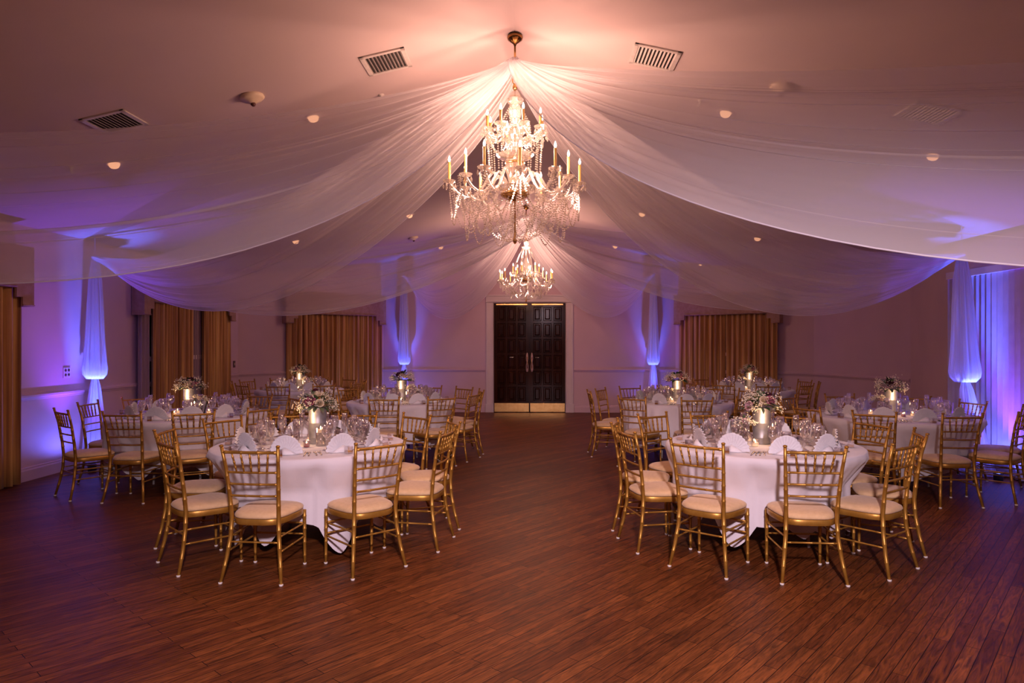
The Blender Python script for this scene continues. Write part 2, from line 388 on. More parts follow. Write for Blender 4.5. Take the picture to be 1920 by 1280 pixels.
# ------------------------------------------------------------------ entrance doors
DX, DW, DH = -.13, 1.64, 2.51
def casing():
    mb = MB()
    for s in (-1, 1):
        x = DX+s*(DW/2+.10)
        mb.box((x, YF-.02, DH/2), (.17, .04, DH+.02)); mb.box((x+s*.055, YF-.044, DH/2), (.04, .018, DH+.015)); mb.box((x-s*.06, YF-.042, DH/2), (.03, .014, DH+.012))
    mb.box((DX, YF-.028, DH+.10), (DW+.372, .056, .17)); mb.box((DX, YF-.052, DH+.168), (DW+.41, .06, .038)); mb.box((DX, YF-.058, DH+.045), (DW+.30, .012, .03))
    for s in (-1, 1): mb.box((DX+s*(DW/2+.10), YF-.05, .10), (.19, .03, .20))
    return bevel(mb.build('trim_3', M_trim), .005)
struct(casing())
for s, nm in ((-1, 'door_1'), (1, 'door_2')):
    root = empty(nm, (DX+s*(DW/4), YF-.012, 0)); root['kind'] = 'structure'
    lw = DW/2-.006
    mb = MB()
    mb.box((0, 0, DH/2), (lw, .03, DH-.01))
    cols, rows = 3, 6; mx = .085; gx = .055; pw = (lw-2*mx-2*gx)/3
    z0, z1 = .27, DH-.10; gz = .055; ph = (z1-z0-5*gz)/6
    # raised stiles and rails around recessed panels
    for i in range(4):
        wdt = mx if i in (0, 3) else gx
        x = -lw/2+mx/2 if i == 0 else (lw/2-mx/2 if i == 3 else -lw/2+mx+i*pw+(i-.5)*gx)
        mb.box((x, -.028, DH/2), (wdt, .03, DH-.01))
    for j in range(7):
        if j == 0: za, zb = .01, z0
        elif j == 6: za, zb = z1, DH-.005
        else: za = z0+j*ph+(j-1)*gz; zb = za+gz
        mb.box((0, -.027, (za+zb)/2), (lw-.01, .029, zb-za))
    slab = bevel(mb.build('door_slab', M_door, root), .003)
    for i in range(3):
        for j in range(6):
            cx = -lw/2+mx+pw/2+i*(pw+gx); czz = z0+ph/2+j*(ph+gz)
            pm = MB()
            P = []
            for (a, dpt) in ((0, 0), (.012, -.012), (.030, -.012), (.042, -.030), (.055, -.034)):
                hx, hz = pw/2-a, ph/2-a; P.append([(cx-hx, -.016+dpt, czz-hz), (cx+hx, -.016+dpt, czz-hz), (cx+hx, -.016+dpt, czz+hz), (cx-hx, -.016+dpt, czz+hz)])
            for a in range(4):
                pm.add(P[a]+P[a+1], [(0, 1, 5, 4), (1, 2, 6, 5), (2, 3, 7, 6), (3, 0, 4, 7)], False)
            pm.add(P[4], [(0, 1, 2, 3)], False)
            pm.build('door_panel', M_door, root)
    kp = MB(); kp.box((0, -.046, .115), (lw-.02, .006, .20)); bevel(kp.build('kick_plate', M_brass, root), .002)
    tp = MB(); tp.box((0, -.046, DH-.035), (lw-.10, .006, .028)); tp.build('gold_sheen_strip', M_brass, root)  # brass strip added for the gold reflections along the door top
    hp = MB(); hx = -s*(lw/2-.05)
    prof = [(.012, .93), (.022, .95), (.030, 1.0), (.030, 1.08), (.020, 1.13), (.016, 1.15), (.022, 1.18), (.030, 1.24), (.028, 1.30), (.018, 1.34), (.008, 1.37)]
    hp.grid([[(hx-r, -.047, z), (hx-r*.5, -.047-r*.8, z), (hx, -.047-r*1.1, z), (hx+r*.5, -.047-r*.8, z), (hx+r, -.047, z)] for r, z in prof])
    hd = hp.build('door_handle', M_pull, root); hd['label'] = 'pale ornate pull plate'
    hr = MB(); hr.tube([(hx, -.05, 1.0), (hx, -.10, 1.03), (hx, -.11, 1.10), (hx, -.11, 1.18), (hx, -.10, 1.25), (hx, -.05, 1.28)], .010, 8); hr.build('pull_bar', M_brass, hd)
ast = MB(); ast.box((DX, YF-.062, DH/2), (.03, .02, DH-.02)); struct(ast.build('trim_4', M_door))

# ------------------------------------------------------------------ windows, valances, curtains
def window_set(n, p0, p1, words, gap=None, seed=0, vz=(2.0, 2.2, 2.67)):
    """valance spans p0->p1 (on the wall line); room is to the right of travel"""
    rnd = random.Random(seed)
    p0 = Vector(p0); p1 = Vector(p1); t = (p1-p0); Ln = t.length; t.normalize(); nn = Vector((t.y, -t.x)); ang = math.atan2(t.y, t.x)
    mid = (p0+p1)/2
    # window frame + night glass
    wr = empty('window_%d' % n, (mid.x, mid.y, 0), ang); wr['kind'] = 'structure'
    mb = MB(); W = Ln-.5
    for s in (-1, 1): mb.box((s*W/2, -.02, 1.35), (.07, .05, 2.0))
    for z in (.38, 1.35, 2.32): mb.box((0, -.02, z), (W, .05, .07))
    for x in (-W/6, W/6): mb.box((x, -.02, 1.35), (.035, .04, 1.95))
    mb.build('window_frame', M_trim, wr)
    g = MB(); g.box((0, -.006, 1.35), (W, .01, 1.95)); g.build('window_glass', M_night, wr)
    # valance: upholstered cornice with dropped ends and returns
    vr = MB(); d = .20; e = .17; e2 = .09
    prof = [(-Ln/2, vz[0]), (-Ln/2+e, vz[0]), (-Ln/2+e, vz[0]+.10), (-Ln/2+e+e2, vz[0]+.10), (-Ln/2+e+e2, vz[1]),
            (Ln/2-e-e2, vz[1]), (Ln/2-e-e2, vz[0]+.10), (Ln/2-e, vz[0]+.10), (Ln/2-e, vz[0]), (Ln/2, vz[0])]
    for a, b in zip(prof[:-1], prof[1:]):
        if abs(a[0]-b[0]) > 1e-6:
            vr.box(((a[0]+b[0])/2, -d+.01, (a[1]+vz[2])/2), (b[0]-a[0], .025, vz[2]-a[1]))
    for s in (-1, 1): vr.box((s*(Ln/2-.01), -d/2, (vz[0]+vz[2])/2), (.025, d-.03, vz[2]-vz[0]))
    vr.box((0, -d/2, vz[2]-.01), (Ln, d, .02))
    vo = vr.build('valance', M_val, None, (mid.x, mid.y, 0), (0, 0, ang)); tag(vo, 'boxed tan fabric valance with stepped ends over ' + words, 'valance', 'valances over the windows')
    pb = MB(); pb.tube([(-Ln/2, -d-.006, vz[0]+.012), (-Ln/2+e, -d-.006, vz[0]+.012)], .008, 6); pb.tube([(-Ln/2+e+e2, -d-.006, vz[1]+.012), (Ln/2-e-e2, -d-.006, vz[1]+.012)], .008, 6); pb.tube([(Ln/2-e, -d-.006, vz[0]+.012), (Ln/2, -d-.006, vz[0]+.012)], .008, 6)
    pb.build('piping', M_val, vo)
    # curtains
    def panel(xa, xb, name, mat, y, amp, pitch, label, grp, pinch=None, zt=2.52):
        ncol = int((xb-xa)/pitch*10); P = []
        ph = rnd.random()*6; jit = [rnd.uniform(.7, 1.3) for _ in range(40)]
        for i in range(ncol+1):
            u = i/ncol; col = []
            for k in range(9):
                v = k/8; z = .02+(zt-.02)*(1-v); x = xa+(xb-xa)*u
                q = u*(xb-xa)/pitch; a = amp*jit[int(q) % 40]
                yy = y + a*math.sin(2*PI*q+ph) + .3*a*math.sin(2*PI*q*2.3+1+v*1.4)
                if pinch: x += pinch*(math.sin(PI*v*.9))*u
                col.append((x, yy, z))
            P.append(col)
        b2 = MB(); b2.grid(P)
        o = b2.build(name, mat, None, (mid.x, mid.y, 0), (0, 0, ang)); so = o.modifiers.new('thick', 'SOLIDIFY'); so.thickness = .004
        return tag(o, label, 'curtain', grp)
    w2 = Ln/2-.06
    if gap:
        ga, gb = gap
        panel(-w2, -w2+.32, 'curtain', M_mauve, -.07, .018, .09, 'narrow mauve sheer curtain strip at near edge of ' + words, None)
        panel(-w2+.30, ga, 'curtain', M_curt, -.10, .035, .13, 'striped gold curtain panel on near half of ' + words, 'gold curtains')
        panel(gb, w2, 'curtain', M_curt, -.10, .035, .13, 'striped gold curtain panel on far half of ' + words, 'gold curtains')
        panel(ga-.1, gb+.1, 'sheer_curtain', M_mauve, -.035, .015, .08, 'pale sheer showing in the gap between gold curtains of ' + words, None)
    else:
        panel(-w2, .0, 'curtain', M_curt, -.10, .035, .12, 'pleated gold curtain, first half of ' + words, 'gold curtains')
        panel(.0, w2, 'curtain', M_curt, -.10, .035, .12, 'pleated gold curtain, second half of ' + words, 'gold curtains')
window_set(1, (WL, 4.4), (WL, 7.54), 'the window at left picture edge', seed=1)
window_set(2, (WL, 9.72), (WL, 12.75), 'the left-wall window', gap=(.10, .42), seed=2)
def lerp2(a, b, t): return (a[0]+(b[0]-a[0])*t, a[1]+(b[1]-a[1])*t)
window_set(3, lerp2(A_, B_, .27), lerp2(A_, B_, .985), 'the angled left corner window', seed=3)
window_set(4, lerp2(C_, D_, .02), lerp2(C_, D_, .80), 'the angled right corner window', seed=4)

# pleated partition on the right side
pp = MB(); P = []
n = 150
for i in range(n+1):
    y = 9.35-(9.35-2.0)*i/n
    P.append([(5.56+(.03 if i % 2 else -.03), y, z) for z in (.02, 1.2, 2.44)])
pp.grid(P, False)
po = pp.build('folding_partition', M_pleat); tag(po, 'tall pleated folding partition glowing violet beside right-hand column drape', 'partition')
hd = MB(); hd.box((5.58, 5.68, 2.485), (.14, 7.36, .09)); bevel(hd.build('partition_track', M_trim, po), .004)

# wall plates
def plate(name, loc, size, ang, mat, label, cat, holes=0, rocker=False):
    mb = MB(); mb.box((0, -.004, 0), (size[0], .008, size[1])); o = bevel(mb.build(name, mat, None, loc, (0, 0, ang)), .002); tag(o, label, cat)
    if holes:
        for ix in (-1, 1) if holes == 4 else (0,):
            for iz in (-1, 1):
                h = MB(); h.lathe([(0, 0), (.017, 0), (.017, .004), (0, .004)], 12, (ix*size[0]*.22, -.008, iz*size[1]*.22), True, Matrix.Rotation(R(90), 3, 'X')); h.build('socket', M_brown, o)
    if rocker:
        h = MB(); h.box((0, -.011, .0), (size[0]*.3, .012, size[1]*.35)); h.build('switch', M_plastic, o)
    return o
plate('outlet_plate', (WL+.001, 8.36, 1.22), (.13, .13), R(90), M_trim, 'white four-hole outlet plate left of the near left column drape', 'outlet', 4)
plate('thermostat', (WL+.001, 13.12, 1.18), (.09, .13), R(90), M_brown, 'small dark brown control plate right of the left-wall window', 'thermostat', rocker=True)
plate('outlet_plate', (-1.83, YF-.001, .46), (.07, .115), 0, M_trim, 'small white outlet low on far wall left of the doors', 'outlet', 2)

# ------------------------------------------------------------------ ceiling fittings
def ceil_rot(x):
    return (0, (1 if x > XC else -1)*math.atan(SL), 0)
def cobj(name, mb, mat, x, y, label, cat, group=None):
    o = mb.build(name, mat, None, (x, y, cz(x)), ceil_rot(x)); return tag(o, label, cat, group)
rows = {6.48: 'first', 11.5: 'second', 15.35: 'last'}
rowsn = {6.48: 'nearest', 11.5: 'middle', 15.35: 'farthest'}
side = {-2.13: 'inner left', -4.08: 'outer left', 1.79: 'inner right', 3.70: 'outer right'}
for y in rows:
    for x in side:
        mb = MB(); mb.lathe([(.052, .004), (.055, -.006), (.075, -.008), (.082, -.002), (.082, .002)], 24)
        o = cobj('downlight', mb, M_trim, x, y, 'round recessed downlight, %s of the %s row' % (side[x], rowsn[y]), 'downlight', 'recessed downlights')
        g = MB(); g.lathe([(0, -.052), (.018, -.050), (.036, -.042), (.048, -.026), (.052, -.006)], 20); g.build('lens', M_lens, o)
        lamp('downlight_lamp', 'SPOT', (x, y, cz(x)-.06), DOWN_W, (1, .55, .38), .05, (0, 0, 0), R(120), .8)
def vent(x, y, w, d, label):
    root = tag(empty('ceiling_vent', (x, y, cz(x))), label, 'vent', 'ceiling air vents'); root.rotation_euler = ceil_rot(x)
    f = MB()
    for s in (-1, 1): f.box((s*(w/2-.018), 0, -.006), (.036, d, .014)); f.box((0, s*(d/2-.018), -.006), (w, .036, .014))
    bevel(f.build('frame', M_vent, root), .003)
    b = MB(); b.box((0, 0, -.002), (w-.05, d-.05, .004)); b.build('duct_opening', M_black, root)
    rr = Matrix.Rotation(R(38), 3, 'Y'); n = 11
    for i in range(n):
        s = MB(); s.box((-(w-.08)/2+(w-.08)*i/(n-1), 0, -.008), (.017, d-.07, .002), rr); s.build('slat', M_vent, root)
vent(-1.25, 5.69, .38, .38, 'square louvred ceiling vent just left of chandelier rod')
vent(.98, 5.64, .38, .38, 'square louvred ceiling vent just right of chandelier rod')
vent(-3.53, 5.62, .38, .38, 'dark louvred ceiling vent at left above outer downlight')
vent(3.18, 5.64, .38, .38, 'louvred ceiling vent veiled by the right sheer swag')
for x, y, lab in ((-2.42, 5.75, 'round cream smoke detector on left ceiling slope'), (2.04, 5.7, 'round smoke detector veiled by the right sheer swag'), (-2.43, 13.52, 'small brown smoke detector beyond the left swag')):
    mb = MB(); mb.lathe([(.10, 0), (.105, -.015), (.085, -.032), (.045, -.045), (.03, -.06), (0, -.062)], 24)
    o = cobj('smoke_detector', mb, M_plastic, x, y, lab, 'smoke detector')
    g = MB(); g.lathe([(.02, -.058), (.022, -.072), (.012, -.085), (0, -.088)], 12); g.build('sensor', M_brown, o)
for x, y, lab in ((-1.44, 6.34, 'small sprinkler head beside inner left downlight'), (1.52, 6.33, 'small sprinkler head beside inner right downlight'), (-4.42, 6.35, 'small sprinkler head left of outer left downlight'), (4.0, 6.33, 'small sprinkler head right of outer right downlight')):
    mb = MB(); mb.lathe([(.03, 0), (.03, -.006), (.011, -.01), (.009, -.04), (.006, -.05), (.022, -.052), (.022, -.056), (0, -.056)], 12)
    cobj('sprinkler_head', mb, M_vent, x, y, lab, 'sprinkler')
for x, y, lab in ((-4.08, 7.93, 'flat round ceiling speaker seen through left swag'), (3.71, 7.89, 'flat round ceiling speaker seen through right swag')):
    mb = MB(); mb.lathe([(.12, .001), (.12, -.006), (.105, -.010), (.10, -.006), (0, -.006)], 24)
    cobj('ceiling_speaker', mb, M_vent, x, y, lab, 'speaker')

# ------------------------------------------------------------------ sheer swags
A1 = np.array([XC, 5.74, 3.97]); A2 = np.array([XC, 12.9, 3.97])
NL = np.array([-5.664, 8.6, 2.688]); NR = np.array([5.162, 8.45, 2.656])
FL = np.array([-2.991, 15.45, 3.12]); FR = np.array([2.655, 15.45, 3.125])
OL = np.array([-5.664, 1.85, 2.688]); OR = np.array([5.262, 1.75, 2.656])
def swag(S, E, pu, pl, label, seed, nf=13):
    rnd = random.Random(seed); nu, nt = 260, 44
    PL = [(rnd.uniform(.04, .97), rnd.uniform(.018, .035), rnd.uniform(-.75, -.35)) for _ in range(nf)]
    h = (E-S)[:2]; h = h/np.hypot(*h); nrm = np.array([-h[1], h[0]])
    ph = [rnd.uniform(0, 6.28) for _ in range(6)]; P = []
    T = np.linspace(0, 1, nt+1)
    T = T**1.25
    for i in range(nu+1):
        u0 = i/nu
        u = u0 + .018*math.sin(2*PI*3*u0+ph[0])*math.sin(PI*u0)
        for uc, wc, ac in PL:
            x_ = (u0-uc)/wc
            if abs(x_) < 1: u += ac*wc*math.sin(PI*x_)*math.cos(PI*x_/2)**2
        sag, sk, wd, b = [pu[k]+(pl[k]-pu[k])*u for k in range(4)]
        Q = S+(E-S)*T[:, None]
        f = 4*T*(1-T)*(1+sk*(2*T-1)); sn = np.sin(PI*T)
        env = max(0., math.sin(PI*min(max(u0, 0), 1)))**.5
        rip = (.019*math.sin(2*PI*nf*u0+ph[2]) + .010*math.sin(2*PI*nf*1.9*u0+ph[3]))*env
        slow = .05*math.sin(2*PI*2.6*u0+ph[4])*env
        Q[:, 2] -= sag*f
        Q[:, 2] += rip*(1-sn)**.8+slow*sn*.8
        off = wd*np.sin(PI*T**b) + (u0-.5)*(.10 if True else 0)*(1-sn)*(1 if pl[2] > pu[2] else -1)
        Q[:, :2] += nrm*off[:, None]
        P.append([tuple(q) for q in Q])
    mb = MB(); mb.grid(P)
    o = mb.build('ceiling_swag', M_sheer)
    tag(o, label, 'fabric swag', 'sheer ceiling swags')
    hem = MB(); hem.tube([P[-1][k] for k in range(0, nt+1)], .0035, 5); hem.build('hem', M_drape, o)
    return o
swag(A1, OL, (.656, .07, .458, .984), (1.463, -.24, .914, .779), 'broad white sheer swag from near chandelier to the left picture edge', 11)
swag(A1, OR, (.194, -.162, .086, .985), (1.433, -.052, -1.545, .80), 'broad white sheer swag from near chandelier to the right picture edge', 12)
swag(A1, NL, (.50, .2, .3, .8), (1.156, .331, -.60, .573), 'white sheer swag from near chandelier down to left column drape', 13)
swag(A1, NR, (.50, .2, -.1, .8), (1.006, .794, 1.384, .80), 'white sheer swag from near chandelier down to right column drape', 14)
swag(A2, NL, (.316, .033, .941, .939), (1.097, .513, 1.638, .625), 'white sheer swag from far chandelier forward to left column drape', 15)
swag(A2, NR, (.22, -.003, -1.453, .939), (1.069, .334, -.984, .814), 'white sheer swag from far chandelier forward to right column drape', 16)
swag(A2, FL, (.4, .1, .4, .9), (1.282, .387, -.314, .591), 'short sheer swag from far chandelier to drape left of doors', 17)
swag(A2, FR, (.4, .1, -.4, .9), (1.224, .472, .568, .468), 'short sheer swag from far chandelier to drape right of doors', 18)

def column_drape(top, tie, bot, sc_, label, seed, back=(0, 0)):
    """gathered drape with a blouse above the tie and a flared skirt"""
    rnd = random.Random(seed); top = Vector(top); n = 104
    prof = [(0, .035, top), (.06, .05, None), (.2, .075, None), (.45, .095, None), (.7, .11, None), (.85, .128, None), (.93, .140, None), (.975, .13, None), (1.0, .085, None), (1.0, .035, None)]
    P = []
    tie = Vector(tie); bot = Vector(bot)
    rings = []
    for t, r, _ in prof:
        c = top.lerp(tie, t); rings.append((c, r*sc_))
    rings[-1] = (tie+Vector((0, 0, .02)), .035*sc_)
    rings[-2] = (tie+Vector((0, 0, -.02)), .09*sc_)
    for t, r in ((.02, .038), (.10, .060), (.3, .085), (.55, .110), (.8, .135), (1, .155)):
        rings.append((tie.lerp(bot, t), r*sc_))
    ph = rnd.uniform(0, 6)
    for i in range(n):
        q = 2*PI*i/n; col = []
        for c, r in rings:
            rr = r*(1+.10*math.sin(9*q+ph+c.z*.6)+.07*math.sin(16*q+1-c.z*.4)+.03*math.sin(27*q))
            col.append((c.x+rr*math.cos(q), c.y+.8*rr*math.sin(q), c.z))
        P.append(col)
    mb = MB(); mb.grid(P, True, True)
    o = mb.build('column_drape', M_drape); tag(o, label, 'drape', 'column drapes')
    tb = MB(); tb.tube([(tie.x+.045*sc_*math.cos(2*PI*k/16), tie.y+.04*sc_*math.sin(2*PI*k/16), tie.z+.0) for k in range(16)], .008, 6, closed=True); tb.build('tie', M_drape, o)
    cord = MB(); cord.tube([tuple(top), (top.x, top.y, cz(top.x)-.003)], .006, 6); cord.build('hanging_cord', M_drape, o)
    return o
def uplight(x, y, lab, aim=(0, 0), e=1.0):
    root = tag(empty('uplight', (x, y, 0)), lab, 'uplight', 'blue floor uplights')
    mb = MB(); mb.lathe([(0, .002), (.045, .002), (.05, .02), (.05, .09), (.046, .095), (.044, .08), (0, .078)], 16); mb.build('housing', M_can, root)
    l = MB(); l.lathe([(0, .083), (.042, .083)], 12); l.build('led_lens', M_led, root)
    # one beam leans onto the drape, one goes straight up, and the lens spills sideways
    dv = Vector((aim[0], aim[1], 1.6)).normalized(); ql = dv.to_track_quat('-Z', 'Y').to_euler(); ql = (-dv).to_track_quat('Z', 'Y').to_euler()
    lamp('uplight_beam', 'SPOT', (0, 0, .11), UP_W*e*2.3, (.05, .15, 1.0), .03, ql, R(31), .8, root)
    lamp('uplight_wash', 'SPOT', (0, 0, .11), UP_W*e*.8, UP_COL, .03, (R(180), 0, 0), R(74), 1.0, root)
    lamp('uplight_spill', 'SPOT', (0, 0, .11), UP_W*e*.11, (.12, .14, 1.0), .03, (R(180), 0, 0), R(165), .5, root)
column_drape(NL, (-5.66, 8.6, 1.15), (-5.64, 8.58, .01), 1.0, 'tall gathered white drape glowing blue on left wall', 21)
column_drape(NR, (5.19, 8.42, 1.14), (5.32, 8.40, .01), 1.15, 'tall gathered white drape glowing blue beside pleated partition', 22)
column_drape(FL, (-2.99, 15.50, 1.12), (-2.99, 15.50, .01), .95, 'slim glowing drape on far wall left of doors', 23)
column_drape(FR, (2.66, 15.50, 1.12), (2.66, 15.50, .01), .95, 'slim glowing drape on far wall right of doors', 24)
uplight(-5.47, 8.25, 'blue floor uplight at foot of the left wall drape', (-.17, .35))
uplight(5.33, 8.05, 'blue floor uplight at foot of drape beside partition', (-.06, .38))
uplight(-2.99, 15.16, 'blue floor uplight before drape left of doors', (0, .36), e=.5)
uplight(2.66, 15.16, 'blue floor uplight before drape right of doors', (0, .36), e=.5)

# ------------------------------------------------------------------ chandeliers
def bead_chain(pts, br=.0065, step=None):
    """faceted beads threaded along a polyline"""
    mb = MB(); P = [Vector(p) for p in pts]; step = step or br*2.3
    seg = [(P[i+1]-P[i]).length for i in range(len(P)-1)]; tot = sum(seg); n = max(2, int(tot/step)); i = 0; acc = 0
    for k in range(n+1):
        d = tot*k/n
        while i < len(seg)-1 and acc+seg[i] < d: acc += seg[i]; i += 1
        p = P[i].lerp(P[i+1], (d-acc)/max(seg[i], 1e-6)); mb.octa(p, br, br*.95)
    return mb
def sagline(a, b, sag, n=14):
    a = Vector(a); b = Vector(b); return [a.lerp(b, i/n)-Vector((0, 0, sag*4*(i/n)*(1-i/n))) for i in range(n+1)]
def prism(mb, p, h=.045, r=.009):
    x, y, z = p
    mb.octa((x, y, z-.006), .005); mb.add([(x, y, z-.012), (x+r, y, z-h*.68), (x, y+r, z-h*.68), (x-r, y, z-h*.68), (x, y-r, z-h*.68), (x, y, z-h)],
        [(0, 1, 2), (0, 2, 3), (0, 3, 4), (0, 4, 1), (5, 2, 1), (5, 3, 2), (5, 4, 3), (5, 1, 4)], False)
_drop = []
def DROP():
    if not _drop:
        d = MB(); prism(d, (0, 0, 0), .062, .0125); _drop.append(d.mesh('crystal_drop', M_crystal))
    return _drop[0]
def arm_unit(root, q, r0, z0, R1, zb, dip, ch, crad, wr=.012):
    """one crystal S-arm with bobeche, candle and bulb"""
    cq, sq = math.cos(q), math.sin(q)
    pts = []
    k = R1/.55; kn = [(r0, zb-.03*k), (.17*k, zb+.09*k), (.22*k, zb+.05*k), (.28*k, zb-.05*k), (.37*k, zb-.125*k), (.46*k, zb-.10*k), (.52*k, zb-.045*k), (R1, zb)]
    n_ = len(kn)
    for i in range(n_-1):          # Catmull-Rom through the scroll's knots
        p0, p1, p2, p3 = kn[max(i-1, 0)], kn[i], kn[i+1], kn[min(i+2, n_-1)]
        for m_ in range(3):
            t = m_/3; f = [.5*(2*p1[d]+(p2[d]-p0[d])*t+(2*p0[d]-5*p1[d]+4*p2[d]-p3[d])*t*t+(3*p1[d]-p0[d]-3*p2[d]+p3[d])*t**3) for d in (0, 1)]
            pts.append((f[0]*cq, f[0]*sq, f[1]))
    pts.append((R1*cq, R1*sq, zb))
    a = MB(); a.tube(pts, wr, 7); arm = a.build('crystal_arm', M_cryst2, root)
    b = MB(); b.lathe([(.010, zb-.012), (.03, zb-.006), (.048, zb+.004), (.056, zb+.016), (.052, zb+.018), (.03, zb+.006), (.012, zb+.004)], 12, (R1*cq, R1*sq, 0), False); b.build('bobeche', M_crystal, arm)
    c = MB(); c.lathe([(0, zb+.004), (crad*1.2, zb+.004), (crad*1.2, zb+.014), (crad, zb+.016), (crad, zb+ch), (0, zb+ch)], 10, (R1*cq, R1*sq, 0)); c.build('candle_sleeve', M_candle, arm)
    f = MB(); f.lathe([(.004, zb+ch), (.009, zb+ch+.012), (.011, zb+ch+.022), (.008, zb+ch+.036), (.003, zb+ch+.050), (0, zb+ch+.056)], 8, (R1*cq, R1*sq, 0)); f.build('bulb', M_bulb, arm)
    for k in range(6):
        a2 = q+2*PI*k/6; dr_ = bpy.data.objects.new('crystal_drop', DROP()); C.objects.link(dr_); dr_.parent = arm
        dr_.location = (R1*cq+.05*math.cos(a2), R1*sq+.05*math.sin(a2), zb+.006)
    return arm

def chandelier(y, label, spec):
    root = tag(empty('chandelier', (XC, y, 0)), label, 'chandelier', 'crystal chandeliers')
    S = spec
    c = MB(); c.lathe([(.010, ZR-.10), (.016, ZR-.085), (.03, ZR-.075), (.062, ZR-.05), (.068, ZR-.03), (.062, ZR-.012), (.062, ZR-.02)], 20); c.build('ceiling_canopy', M_dbrass, root)
    rd = MB(); rd.tube([(0, 0, ZR-.09), (0, 0, S['top'])], .009, 8); rd.build('rod', M_brass, root)
    # brass chain loop and crown
    z = S['top']
    lp = MB(); lp.tube([(.022*math.cos(a), 0, z-.02+.032*math.sin(a)) for a in [2*PI*k/14 for k in range(14)]], .005, 6, closed=True)
    lp.lathe([(.0, z-.05), (.014, z-.055), (.022, z-.075), (.018, z-.095), (.010, z-.10)], 12); lp.build('hanging_loop', M_brass, root)
    st = MB(); st.lathe(S['stem'], 18, (0, 0, 0), False); st.build('crystal_stem', M_cryst2, root)
    for k, (r, zz, hh) in enumerate(S['bowls']):
        b = MB(); b.lathe([(.012, zz), (r*.5, zz+.006), (r*.85, zz+hh*.5), (r, zz+hh), (r*.97, zz+hh+.003), (r*.8, zz+hh*.55), (r*.4, zz+.014), (.012, zz+.012)], 20, (0, 0, 0), False); b.build('crystal_dish', M_crystal, root)
    for r, zz, hh in S['brass']:
        b = MB(); b.lathe([(.012, zz-hh), (r*.5, zz-hh*.8), (r*.9, zz-hh*.3), (r, zz), (r*.9, zz+.012), (.012, zz+.02)], 20); b.build('brass_hub', M_brass, root)
    br = MB(); br.tube([(0, 0, S['top']-.09), (0, 0, S['bot']+.03)], .007, 8); br.lathe([(0, S['bot']), (.012, S['bot']+.01), (.02, S['bot']+.03), (.010, S['bot']+.06), (.008, S['bot']+.1)], 12); br.build('centre_rod', M_brass, root)
    for tier in S['tiers']:
        n, r0, z0, R1, zb, dip, ch, off = tier['arms']
        for k in range(n):
            q = 2*PI*(k+off)/n; zz = zb + tier.get('alt', 0)*(k % 2); RR = R1-tier.get('altr', 0)*(k % 2)
            arm_unit(root, q, r0, z0, RR, zz, dip, ch, .0115)
        for (ra, za, rb, zb2, sag, m, skip) in tier['chains']:
            for k in range(m):
                q = 2*PI*(k+off)/m; q2 = q+2*PI*skip/m
                ch_ = bead_chain(sagline((ra*math.cos(q), ra*math.sin(q), za), (rb*math.cos(q2), rb*math.sin(q2), zb2), sag), S['bead'])
                ch_.build('bead_strand', M_crystal, root)
    for (ra, za, rb, zb2, m) in S.get('dome', []):
        for k in range(m):
            q = 2*PI*k/m; pts = []
            for i in range(11):
                t = i/10; r = ra+(rb-ra)*math.sin(t*PI/2); pts.append((r*math.cos(q), r*math.sin(q), za+(zb2-za)*t))
            bead_chain(pts, S['bead']).build('bead_strand', M_crystal, root)
    for (x_, z_, f_) in S['lamps']:
        for k in range(x_[1]):
            q = 2*PI*(k+.5)/x_[1]
            lamp('chandelier_lamp', 'POINT', (x_[0]*math.cos(q), x_[0]*math.sin(q), z_), CHAND_W*f_/x_[1], CHAND_COL, .06, parent=root)
    return root
spec1 = dict(top=3.82, bot=2.42, bead=.0084,
    stem=[(.012, 3.72), (.030, 3.70), (.055, 3.66), (.030, 3.64), (.018, 3.62), (.045, 3.58), (.060, 3.53), (.040, 3.47), (.02, 3.43), (.05, 3.38), (.065, 3.33), (.035, 3.27), (.025, 3.24), (.035, 3.18), (.075, 3.12), (.085, 3.05), (.05, 2.98), (.03, 2.94), (.05, 2.86), (.02, 2.80)],
    bowls=[(.075, 3.585, .05), (.10, 3.33, .05), (.16, 3.12, .05), (.20, 2.84, .05)],
    brass=[(.085, 3.10, .04), (.125, 2.84, .06)],
    tiers=[dict(arms=(12, .08, 2.86, .55, 2.93, .085, .17, 0.21), alt=.0, altr=.07,
                chains=[(.55, 2.92, .55, 2.92, .32, 12, 1), (.52, 2.92, .52, 2.92, .17, 12, 1), (.54, 2.91, .34, 2.72, .26, 12, 0), (.43, 2.82, .43, 2.82, .36, 12, 1), (.40, 2.82, .24, 2.62, .18, 12, 1),
                        (.33, 2.76, .05, 2.46, .10, 12, .0), (.52, 2.92, .12, 2.80, .20, 12, 0)]),
           dict(arms=(8, .05, 3.27, .24, 3.36, .05, .12, .4), alt=.0, altr=.0,
                chains=[(.25, 3.35, .25, 3.35, .12, 8, 1), (.25, 3.35, .06, 3.22, .10, 8, 0), (.235, 3.35, .215, 3.02, .0, 16, 0)])],
    dome=[(.03, 3.60, .13, 3.36, 10)],
    lamps=[((.42, 4), 3.16, .82), ((.16, 2), 3.50, .18)])
